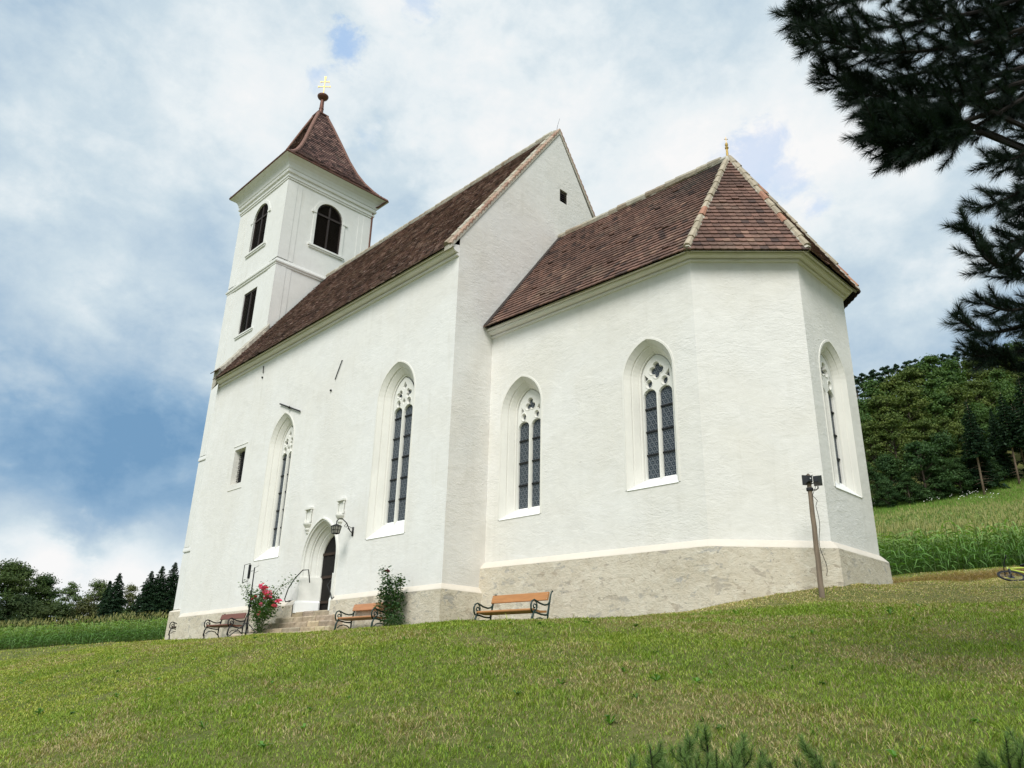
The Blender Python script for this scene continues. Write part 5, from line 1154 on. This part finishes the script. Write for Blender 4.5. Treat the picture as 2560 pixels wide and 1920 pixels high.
# lay it down: own plane almost flat, front wheel pointing left along the picture, handlebar propping it up
fx = -Vector((CR[0], CR[1], .12)).normalized(); upv = (Vector((CF[0], CF[1], 0)).normalized()*.84+Vector((0, 0, .50))).normalized(); fx = (fx-upv*fx.dot(upv)).normalized(); nz_ = fx.cross(upv)
Mx = Matrix((fx, upv, nz_)).transposed().to_4x4(); org = Vector((bc[0], bc[1], bzg+.03))-(Mx.to_3x3()@Vector((.55, .02, 0))); org += Vector((CR[0], CR[1], 0))*.10
for ch in bike.children: ch.matrix_parent_inverse = Matrix.Identity(4); ch.matrix_local = Matrix.Translation(org-Vector((bc[0], bc[1], bzg)))@Mx

# ================================================================== MOWN HAY BANK in front of the corn
g = np.random.default_rng(9); n = 26000; t_ = g.random(n); lat = g.normal(0, .42, n)
pA, pB = at(2215, 1440, 27)[:2], at(2700, 1418, 26)[:2]; dirn = (pB-pA)/np.linalg.norm(pB-pA); nor = np.array([-dirn[1], dirn[0]]); X_ = pA[0]+(pB[0]-pA[0])*t_+nor[0]*lat; Y_ = pA[1]+(pB[1]-pA[1])*t_+nor[1]*lat
Z_ = ground_z(X_, Y_)+np.exp(-(lat/.5)**2)*(.24+.12*vnoise(X_, Y_, 1.6, 2))*g.random(n); a = g.uniform(0, 6.28, n); l = g.uniform(.08, .22, n); w_ = .007
V = np.stack([np.stack([X_-w_*np.sin(a), Y_+w_*np.cos(a), Z_], 1), np.stack([X_+w_*np.sin(a), Y_-w_*np.cos(a), Z_], 1), np.stack([X_+l*np.cos(a), Y_+l*np.sin(a), Z_+g.normal(0, .05, n)], 1)], 1).reshape(-1, 3)
hay = np_mesh('cut_hay', V, np.arange(3*n).reshape(-1, 3), M_GRASS, np.array([.44, .33, .20])*g.uniform(.55, 1.45, n)[:, None]); tag(hay, 'low brown swath of cut hay along the edge of the right corn field', 'hay', kind='stuff')

# ================================================================== CORN
M_CORN_L = mat('corn_leaf', (1, 1, 1), .5, tint=True, spec=.35, trans=.32)
def corn_plant(seed, h, nl, seg, tw=.0065, gold=0.0):
    g_ = np.random.default_rng(seed); V, Fi, C_ = [], [], []
    def strip(P, Wd, c):
        o = len(V)
        for p, w in zip(P, Wd): V.append(p-w); V.append(p+w)
        for k in range(len(P)-1): Fi.append((o+2*k, o+2*k+1, o+2*k+3, o+2*k+2)); C_.append(c)
    top = np.array([g_.normal(0, .05), g_.normal(0, .05), h]); a = g_.uniform(0, 6.28)
    for q in (0, 1.57): strip([np.zeros(3), top*.5, top], [np.array([math.cos(q), math.sin(q), 0])*w for w in (.016, .013, .007)], np.array([.10, .16, .04]))
    for k in range(nl):
        f = .12+.78*k/nl; p = top*f; az = a+math.pi*(k % 2)+g_.normal(0, .45); d = np.array([math.cos(az), math.sin(az), 0]); s = np.array([-d[1], d[0], 0]); ln = (.55+.35*math.sin(f*3.0))*g_.uniform(.8, 1.15); up = g_.uniform(.5, 1.05); roll = g_.choice((-1, 1))*g_.uniform(.35, .9); P, Wd = [], []
        for j in range(seg+1):
            u = j/seg; P.append(p+d*ln*u*(1-.12*u)+np.array([0, 0, ln*(up*u-1.15*u*u*g_.uniform(.85, 1.15))])); Wd.append((s*.75+np.array([0, 0, roll])*(1-.4*u))*.045*(1-u)**.6*(.35+min(1, u*4))*.75+s*.001)
        strip(P, Wd, np.array([.12, .235, .06])*g_.uniform(.5, 1.6)+np.array([.16, .13, .01])*max(0, f-.5)+np.array([.9, .75, .25])*gold*(f > .55))
    for k in range(5 if nl > 8 else 3): # tassel
        az = g_.uniform(0, 6.28); d = np.array([math.cos(az)*.12*(k > 0), math.sin(az)*.12*(k > 0), .27]); s = np.array([-math.sin(az), math.cos(az), 0])*tw; strip([top, top+d*.6, top+d], [s, s, s*.5], np.array([.40, .37, .16])*g_.uniform(.8, 1.2))
    return np.array(V), np.array(Fi), np.array(C_)
def corn_mesh(v): return np_mesh('corn_plant', v[0], v[1], M_CORN_L, v[2], nper=4)
VAR = [corn_plant(40+k, 2.05+.12*k, 11, 5) for k in range(5)]; LOW = [corn_plant(70+k, 2.05+.1*k, 7, 3, .010, .08) for k in range(4)]
protos = [corn_mesh(v) for v in VAR]; used = [False]*5
def put_corn(x, y, lab, grp, g_):
    k = int(g_.integers(0, 5)); o = protos[k]
    if used[k]: o = o.copy(); col.objects.link(o)
    used[k] = True; s = g_.uniform(.82, 1.1); o.location = (x, y, gz(x, y)-.03); o.rotation_euler = (g_.normal(0, .04), g_.normal(0, .04), g_.uniform(0, 6.28)); o.scale = (s, s, s); tag(o, lab, 'corn', grp)
g = np.random.default_rng(123)
def field(P0, U, Vv, nu, nv, du, dv, front_rows, lab, grp, skip, name, slab):
    """rows of maize: front_rows as single plants, the mass behind as one object"""
    P0, U, Vv = map(lambda q: np.array(q, float), (P0, U, Vv)); VV, FF, CC, off = [], [], [], 0; pts = []
    for j in range(nv):
        for i in range(nu):
            p = P0+U*(i*du+g.uniform(-.06, .06))+Vv*(j*dv+g.normal(0, .05))
            if not skip(p): pts.append((p, j))
    zz = ground_z([p[0] for p, _ in pts], [p[1] for p, _ in pts])
    for (p, j), z in zip(pts, zz):
        if j < front_rows: put_corn(p[0], p[1], lab, grp, g); continue
        v, f, c = LOW[int(g.integers(0, 4))]; a = g.uniform(0, 6.28); s = g.uniform(.85, 1.12); R2 = np.array([[math.cos(a), -math.sin(a), 0], [math.sin(a), math.cos(a), 0], [0, 0, 1]])
        VV.append(v@R2.T*s+np.array([p[0], p[1], z-.03])); FF.append(f+off); CC.append(c*g.uniform(.85, 1.15)); off += len(v)
    o = np_mesh(name, np.concatenate(VV), np.concatenate(FF), M_CORN_L, np.concatenate(CC), nper=4); tag(o, slab, 'corn', kind='stuff')
def px_of(p, z):
    v = np.array([p[0], p[1], z])-CAM; d = v@CF; return (1280+F_PX*(v@CR)/d, 960-F_PX*(v@CU)/d) if d > 1 else (-1, -1)
# right-hand field
a_, b_ = at(1700, 1440, 36.5)[:2], at(3060, 1412, 36.5)[:2]; U = (b_-a_)/np.linalg.norm(b_-a_); Vv = ray(2400, 1350)[:2]; Vv = Vv/np.linalg.norm(Vv)
field(a_, U, Vv, int(np.linalg.norm(b_-a_)/.20), 66, .20, .75, 2, 'tall green corn plant with a tan tassel at the edge of the right-hand field', 'corn plants along the right field edge', lambda p: not (2130 < px_of(p, 3+.22*max(0, np.hypot(p[0]-CAM[0], p[1]-CAM[1])-40))[0] < 2700), 'corn_field', 'mass of tall tasselled corn climbing the slope right of the choir')
a_, b_ = at(-160, 1630, 74)[:2], at(470, 1594, 74)[:2]; U = (b_-a_)/np.linalg.norm(b_-a_); Vv = ray(150, 1600)[:2]; Vv = Vv/np.linalg.norm(Vv)
field(a_, U, Vv, int(np.linalg.norm(b_-a_)/.24), 10, .24, .85, 1, 'tall green corn plant with a tan tassel at the edge of the left-hand field', 'corn plants along the left field edge', lambda p: not (-150 < px_of(p, 0)[0] < 460), 'corn_field', 'mass of tall tasselled corn left of the tower')

# ================================================================== MEADOW STRIP and flowers below the wood
g = np.random.default_rng(55); n = 60000; dd = g.uniform(95, 122, n); la = g.uniform(-.06, .62, n); ang = math.atan2(CF[1], CF[0])-.38-.30*(la+.06)/.68
X_ = CAM[0]+dd*np.cos(ang); Y_ = CAM[1]+dd*np.sin(ang); Z_ = ground_z(X_, Y_); h = g.uniform(.12, .34, n); a = g.uniform(0, 6.28, n); w_ = .03
V = np.stack([np.stack([X_-w_*np.sin(a), Y_+w_*np.cos(a), Z_], 1), np.stack([X_+w_*np.sin(a), Y_-w_*np.cos(a), Z_], 1), np.stack([X_+.1*np.cos(a), Y_+.1*np.sin(a), Z_+h], 1)], 1).reshape(-1, 3)
mead = np_mesh('meadow_grass', V, np.arange(3*n).reshape(-1, 3), M_GRASS, np.array([.16, .28, .05])*g.uniform(.7, 1.4, n)[:, None]); tag(mead, 'bright green meadow strip between the corn and the wood', 'meadow', kind='stuff')
n = 450; dd = g.uniform(109, 116, n); ang = math.atan2(CF[1], CF[0])-.38-.30*g.random(n); X_ = CAM[0]+dd*np.cos(ang); Y_ = CAM[1]+dd*np.sin(ang); ok = vnoise(X_, Y_, .25, 6) > .25; X_, Y_ = X_[ok], Y_[ok]; n = len(X_); Z_ = ground_z(X_, Y_)+g.uniform(.4, 1.0, n); r_ = g.uniform(.035, .075, n)
V = np.stack([np.stack([X_+r_*np.cos(q), Y_+r_*np.sin(q)*.5, Z_+r_*np.sin(q)*.8], 1) for q in (0, 1.57, 3.14, 4.71)], 1).reshape(-1, 3)
flw = np_mesh('wild_flowers', V, np.arange(4*n).reshape(-1, 4), mat('white_flower_heads', (.75, .75, .66), .8), nper=4); tag(flw, 'white umbel flowers dotted along the foot of the wood', 'flowers', kind='stuff')

# ================================================================== TREES
M_FOL = mat('tree_foliage', (1, 1, 1), .65, tint=True, spec=.2, trans=.2); M_TRUNK = mat('tree_bark', (.10, .08, .06), .95, var=(3, .3)); M_PTRUNK = mat('pale_spruce_bark', (.26, .19, .14), .95, var=(3, .3)); M_BIRCH = mat('birch_bark', (.55, .53, .48), .9, var=(4, .3))
def quads(P, Nn, S, g_, asp=.62):
    n = len(P); t = g_.normal(size=(n, 3)); t -= Nn*(t*Nn).sum(1)[:, None]; t /= np.linalg.norm(t, axis=1)[:, None]; b = np.cross(Nn, t); S = S[:, None]
    V = np.stack([P-t*S, P-b*S*asp, P+t*S, P+b*S*asp], 1).reshape(-1, 3); return V, np.arange(4*n).reshape(-1, 4)
def leafy(seed, h, rad, crown0, nclump, nleaf, ls, c0, c1, trunk=M_TRUNK, loose=1.0, name='leafy_tree'):
    """unit builder: Empty > trunk, crown; the crown is leaf faces in clumps on limbs"""
    g_ = np.random.default_rng(seed); o = bpy.data.objects.new(name, None); col.objects.link(o); m = MB(); hr = h*.02+.03
    m.tube([(0, 0, -.5), (g_.normal(0, .1), g_.normal(0, .1), h*.3), (g_.normal(0, .25), g_.normal(0, .25), h*.6), (g_.normal(0, .3), g_.normal(0, .3), h*.88)], [hr, hr*.8, hr*.5, hr*.12], 8); cen, cr_ = [], []
    for k in range(nclump):
        f = (k+.5)/nclump; z = h*(crown0+(1-crown0)*f**.9)*g_.uniform(.95, 1.03); prof = math.sin(min(1, max(0.03, (z/h-crown0)/(1-crown0)))**.75*math.pi*.96+.10)**.7 if z < h else .15
        a = k*2.399+g_.normal(0, .5); r = rad*prof*g_.uniform(.35, .95); c = np.array([math.cos(a)*r, math.sin(a)*r, z-.08*h*g_.random()]); cen.append(c); cr_.append(rad*g_.uniform(.16, .40))
        zb = max(h*.15, c[2]-r*.8); m.tube([(0, 0, zb), tuple(c*np.array([.55, .55, 1])+np.array([0, 0, -(c[2]-zb)*.4])), tuple(c)], [hr*.3, hr*.2, hr*.07], 5)
    tr = m.build('trunk', trunk, o, smooth=True); cen = np.array(cen); cr_ = np.array(cr_); ci = g_.integers(0, nclump, nleaf)
    d = g_.normal(size=(nleaf, 3)); d /= np.linalg.norm(d, axis=1)[:, None]; d[:, 2] = np.where(d[:, 2] < -.2, d[:, 2]*.4, d[:, 2]); r = cr_[ci]*(g_.random(nleaf)**.45)*g_.uniform(.8, 1.2*loose, nleaf); P = cen[ci]+d*r[:, None]*np.array([1.15, 1.15, .8])
    Nn = d+g_.normal(size=(nleaf, 3))*.7+np.array([0, 0, .5]); Nn /= np.linalg.norm(Nn, axis=1)[:, None]; V, Fi = quads(P, Nn, ls*g_.uniform(.6, 1.3, nleaf), g_)
    tone = g_.random(nclump)[ci]; C_ = np.array(c0)+(np.array(c1)-np.array(c0))*np.clip(tone*.7+g_.random(nleaf)*.4, 0, 1)[:, None]; np_mesh('crown', V, Fi, M_FOL, C_*g_.uniform(.75, 1.25, nleaf)[:, None], o, nper=4); return o
def spruce(seed, h, rad, crown0, c0, c1, trunk=M_TRUNK, dens=1.0, name='spruce_tree', dead=False):
    g_ = np.random.default_rng(seed); o = bpy.data.objects.new(name, None); col.objects.link(o); m = MB(); m.tube([(0, 0, -.5), (0, 0, h*.5), (g_.normal(0, .1), 0, h)], [h*.010+.03, h*.007+.02, .012], 8); P, Nn, S = [], [], []; z = h*crown0
    while z < h*.985:
        f = (z/h-crown0)/(1-crown0); L_ = rad*(1-f)**.85*g_.uniform(.8, 1.15)+.12; nb = 6 if f < .8 else 4; a0 = g_.uniform(0, 6.28)
        for b in range(nb):
            a = a0+b*6.283/nb+g_.normal(0, .2); d = np.array([math.cos(a), math.sin(a), 0]); l = L_*g_.uniform(.7, 1.1); dr = -.25-.25*(1-f)
            m.tube([(0, 0, z), tuple(d*l*.9+np.array([0, 0, z+l*dr*.55]))], [.018, .008], 4); n = int((9+l*26)*dens*(.7 if not dead else 1.25)); u = g_.random(n)**.7; s = np.array([-d[1], d[0], 0])
            p = d[None]*(l*u)[:, None]+s[None]*(g_.normal(0, .16, n)*l*(.35+u*.4))[:, None]; p[:, 2] = z+l*dr*(u**1.4)+l*.10*u*u+g_.normal(0, .05, n)-.08*g_.random(n); P.append(p); nn = np.tile([0, 0, 1.0], (n, 1))+g_.normal(size=(n, 3))*.9; Nn.append(nn/np.linalg.norm(nn, axis=1)[:, None]); S.append(g_.uniform(.14, .36, n)*(.55+.45*(1-f)))
        z += (h*.022+.10*g_.random()+.1)*(.55 if not dead else 1)
    if dead:
        for k in range(26): a = g_.uniform(0, 6.28); zz = h*g_.uniform(.08, crown0+.05); l = g_.uniform(.6, 1.9); m.tube([(0, 0, zz), (math.cos(a)*l, math.sin(a)*l, zz-l*g_.uniform(-.1, .35))], [.02, .006], 4)
    m.build('trunk', trunk, o, smooth=True); P, Nn, S = map(np.concatenate, (P, Nn, S)); V, Fi = quads(P, Nn, S, g_, .5); C_ = np.array(c0)+(np.array(c1)-np.array(c0))*g_.random(len(P))[:, None]; np_mesh('crown', V, Fi, M_FOL, C_, o, nper=4); return o
OLIVE, DARKG, MIDG, SPR, BIRCHG = ((.048, .085, .018), (.14, .175, .042)), ((.020, .055, .018), (.055, .105, .030)), ((.036, .085, .022), (.10, .165, .040)), ((.012, .034, .018), (.032, .066, .028)), ((.07, .12, .04), (.15, .2, .08))
PROTO = {'oak_a': leafy(1, 17, 5.2, .22, 46, 9500, .23, *OLIVE, name='forest_tree'), 'oak_b': leafy(2, 17, 4.6, .2, 42, 9000, .23, *OLIVE, name='forest_tree'), 'mid_a': leafy(3, 16, 4.8, .2, 44, 9000, .23, *MIDG, name='forest_tree'), 'mid_b': leafy(6, 15, 4.4, .18, 42, 8500, .22, *MIDG, name='forest_tree'),
         'dark_a': leafy(4, 11, 4.2, .06, 40, 9000, .20, *DARKG, name='forest_tree'), 'dark_b': leafy(5, 9.5, 4.0, .04, 38, 8500, .19, *DARKG, name='forest_tree'), 'bare': spruce(11, 17, 2.7, .42, *SPR, trunk=M_PTRUNK, name='spruce_tree', dead=True), 'full': spruce(12, 15, 3.0, .10, *SPR, name='spruce_tree'), 'pine': leafy(13, 13, 2.6, .5, 14, 1500, .30, *SPR, name='ridge_pine')}
first = {k: True for k in PROTO}
def plant(kind, px, py, depth, h, lab, grp, rz=None, base=None, wide=1.0):
    """stand a tree so that its top shows at (px, py) from the camera's side, rooted in the ground at that distance"""
    o = PROTO[kind] if first[kind] else copy_tree(PROTO[kind]); first[kind] = False; p = at(px, py, depth) if base is None else np.array([*base, 0.0]); z = gz(p[0], p[1]); hh = h if h else max(4, p[2]-z)
    ref = {'oak_a': 17.4, 'oak_b': 17.4, 'mid_a': 16.4, 'mid_b': 15.4, 'dark_a': 11.6, 'dark_b': 10.1, 'bare': 17, 'full': 15, 'pine': 13.5}[kind]; s = hh/ref
    o.location = (p[0], p[1], z); o.rotation_euler = (0, 0, RNG.uniform(0, 6.28) if rz is None else rz); o.scale = (s*wide, s*wide, s); return tag(o, lab, 'tree', grp)
WOOD = 'trees of the wood behind the choir'
LABS = {'oak_a': 'olive-brown broadleaf in the mixed wood on the hill', 'oak_b': 'olive-brown broadleaf in the mixed wood on the hill', 'mid_a': 'mid-green broadleaf in the mixed wood on the hill', 'mid_b': 'mid-green broadleaf in the mixed wood on the hill', 'dark_a': 'low dark green bushy tree at the foot of the wood', 'dark_b': 'low dark green bushy tree at the foot of the wood', 'bare': 'spruce with a bare pale trunk at the right edge of the wood', 'full': 'dark spruce branched to the ground in the wood', 'pine': 'dark pine on the far ridge behind the wood'}
TREES = [('dark_a', 2215, 1128, 104), ('dark_b', 2290, 1090, 103), ('dark_a', 2345, 1075, 105), ('dark_b', 2390, 1150, 101), ('dark_b', 2265, 1190, 100), ('dark_a', 2160, 1150, 104), ('dark_b', 2460, 1130, 103), ('dark_b', 2340, 1170, 100.5), ('dark_b', 2215, 1205, 100), ('dark_b', 2110, 1190, 101),
         ('full', 2420, 1015, 104), ('bare', 2415, 1000, 102), ('bare', 2500, 980, 104), ('bare', 2545, 940, 103), ('bare', 2590, 960, 104), ('full', 2475, 1020, 107), ('full', 2560, 1010, 107), ('bare', 2528, 1010, 107), ('bare', 2640, 960, 104),
         ('oak_a', 2225, 1035, 112), ('oak_b', 2300, 1045, 110), ('oak_a', 2355, 1040, 111), ('oak_b', 2170, 1050, 113), ('mid_a', 2440, 1005, 114), ('oak_b', 2395, 1060, 110), ('mid_b', 2520, 965, 116), ('mid_a', 2590, 950, 118),
         ('oak_b', 2200, 985, 124), ('oak_a', 2262, 960, 126), ('mid_a', 2325, 950, 126), ('oak_a', 2385, 965, 124), ('oak_b', 2440, 945, 126), ('mid_a', 2490, 925, 128), ('oak_a', 2560, 905, 128), ('mid_b', 2140, 1000, 124), ('oak_b', 2620, 900, 130),
         ('oak_a', 2225, 940, 140), ('mid_a', 2320, 890, 142), ('oak_b', 2270, 915, 142), ('mid_b', 2370, 905, 142), ('oak_b', 2425, 890, 144), ('oak_a', 2475, 868, 146), ('mid_a', 2530, 855, 148), ('oak_a', 2600, 850, 148), ('mid_b', 2180, 955, 140), ('oak_b', 2080, 985, 140)]
OWN = {('bare', 2415): 'pale bare-trunked spruce standing forward alone, nearest the choir', ('bare', 2500): 'second pale-trunked spruce from the choir along the meadow edge', ('bare', 2545): 'pale-trunked spruce close to the right edge of the photo, tallest of its row', ('bare', 2528): 'thin pale-trunked spruce set back between two others near the right edge', ('bare', 2590): 'pale-trunked spruce cut by the right edge of the photo',
       ('full', 2420): 'dark spruce right behind the forward pale-trunked one', ('full', 2475): 'dark spruce in the gap between the first two pale trunks', ('full', 2560): 'dark spruce at the right edge behind the pale trunks', ('oak_a', 2475): 'olive-brown crown highest on the skyline, beside the hanging pine boughs', ('mid_a', 2320): 'green crown standing up from the skyline left of the hanging pine boughs', ('dark_b', 2390): 'low dark bush at the wood edge just left of the forward pale trunk', ('dark_b', 2460): 'low dark bush between the forward pale trunk and the second one'}
for k, px, py, dp in TREES: plant(k, px, py, dp, None, OWN.get((k, px), LABS[k]), WOOD)
gq = np.random.default_rng(8)
for k in range(26): px = 2090+k*17+gq.uniform(-6, 6); plant('pine', px, 948-(px-2140)*.14+gq.uniform(-9, 9), 262+gq.uniform(0, 26), 15, LABS['pine'], 'pines on the far ridge', base=tuple(at(px, 948-(px-2140)*.14, 262+gq.uniform(0, 26))[:2]))
# left of the tower
def own(o, px, py, depth, ref, lab, cat='tree', wide=1.0):
    p = at(px, py, depth); z = gz(p[0], p[1]); s = (p[2]-z)/ref; o.location = (p[0], p[1], z); o.scale = (s*wide, s*wide, s); o['label'] = lab; o['category'] = cat; o['group'] = 'trees beyond the left corn field'
own(leafy(21, 14, 6.4, .0, 80, 30000, .20, (.030, .070, .020), (.095, .125, .035), name='broadleaf_tree'), 45, 1400, 118, 14.4, 'biggest round broadleaf beyond the left corn, at the edge of the photo')
own(leafy(22, 13, 5.0, .0, 60, 20000, .19, (.025, .062, .020), (.075, .115, .03), name='broadleaf_tree'), 118, 1432, 121, 13.4, 'dark broadleaf adjoining the right side of the biggest round tree', wide=.9)
own(leafy(23, 11, 2.9, .12, 40, 7500, .16, *BIRCHG, trunk=M_BIRCH, loose=1.25, name='birch_tree'), 183, 1450, 119, 11.4, 'pale airy birch with whitish stems between the round trees and the spruces')
own(spruce(24, 13, 4.4, .04, *SPR, dens=1.3), 301, 1430, 117, 13, 'single pointed spruce standing among leafy trees left of the spruce trio')
own(spruce(29, 12, 3.3, .04, *SPR, dens=1.3), 277, 1450, 119, 12, 'shorter spruce crowding the left side of the single pointed spruce')
own(leafy(25, 10.5, 4.0, .05, 40, 10000, .17, (.045, .085, .028), (.12, .155, .05), loose=1.2, name='broadleaf_tree'), 255, 1447, 121, 10.8, 'light green broadleaf behind the left side of the single spruce')
own(leafy(26, 10, 3.4, .05, 36, 6500, .16, (.06, .09, .03), (.16, .165, .07), loose=1.3, name='broadleaf_tree'), 328, 1458, 122, 10.3, 'thin yellowish broadleaf right of the single spruce')
own(leafy(27, 7, 4.6, .0, 36, 9000, .17, (.05, .075, .025), (.12, .12, .045), name='broadleaf_tree'), 215, 1500, 116, 7.2, 'low brownish bush-like tree in front of the birch')
own(spruce(28, 13.5, 4.9, .04, *SPR, dens=1.4), 381, 1425, 116, 13.5, 'left and lowest spruce of the dark trio beside the tower')
own(spruce(31, 14, 4.7, .04, *SPR, dens=1.4), 408, 1413, 117, 14, 'middle spruce of the dark trio beside the tower')
own(spruce(32, 15, 5.2, .04, *SPR, dens=1.4), 440, 1403, 118, 15, 'tallest spruce of the dark trio, partly hidden by the tower')
own(leafy(33, 8, 6.5, .0, 50, 16000, .19, (.022, .05, .018), (.06, .085, .028), name='broadleaf_tree'), 60, 1490, 114, 8.2, 'low dark thicket-like tree at the foot of the biggest round tree')
own(leafy(35, 5.5, 4.2, .0, 34, 9000, .17, (.03, .06, .02), (.08, .11, .035), name='broadleaf_tree'), 340, 1520, 114, 5.6, 'low leafy thicket between the single spruce and the spruce trio', wide=1.3)
own(leafy(36, 6.5, 4.6, .0, 36, 10000, .17, (.03, .06, .02), (.08, .105, .035), name='broadleaf_tree'), 150, 1510, 113, 6.7, 'low dark thicket under the second round tree and the birch', wide=1.2)
own(leafy(34, 14, 5.6, .06, 40, 8000, .22, (.028, .065, .02), (.085, .12, .034), name='broadleaf_tree'), -90, 1420, 118, 14.4, 'broadleaf cut off by the left edge of the photo')
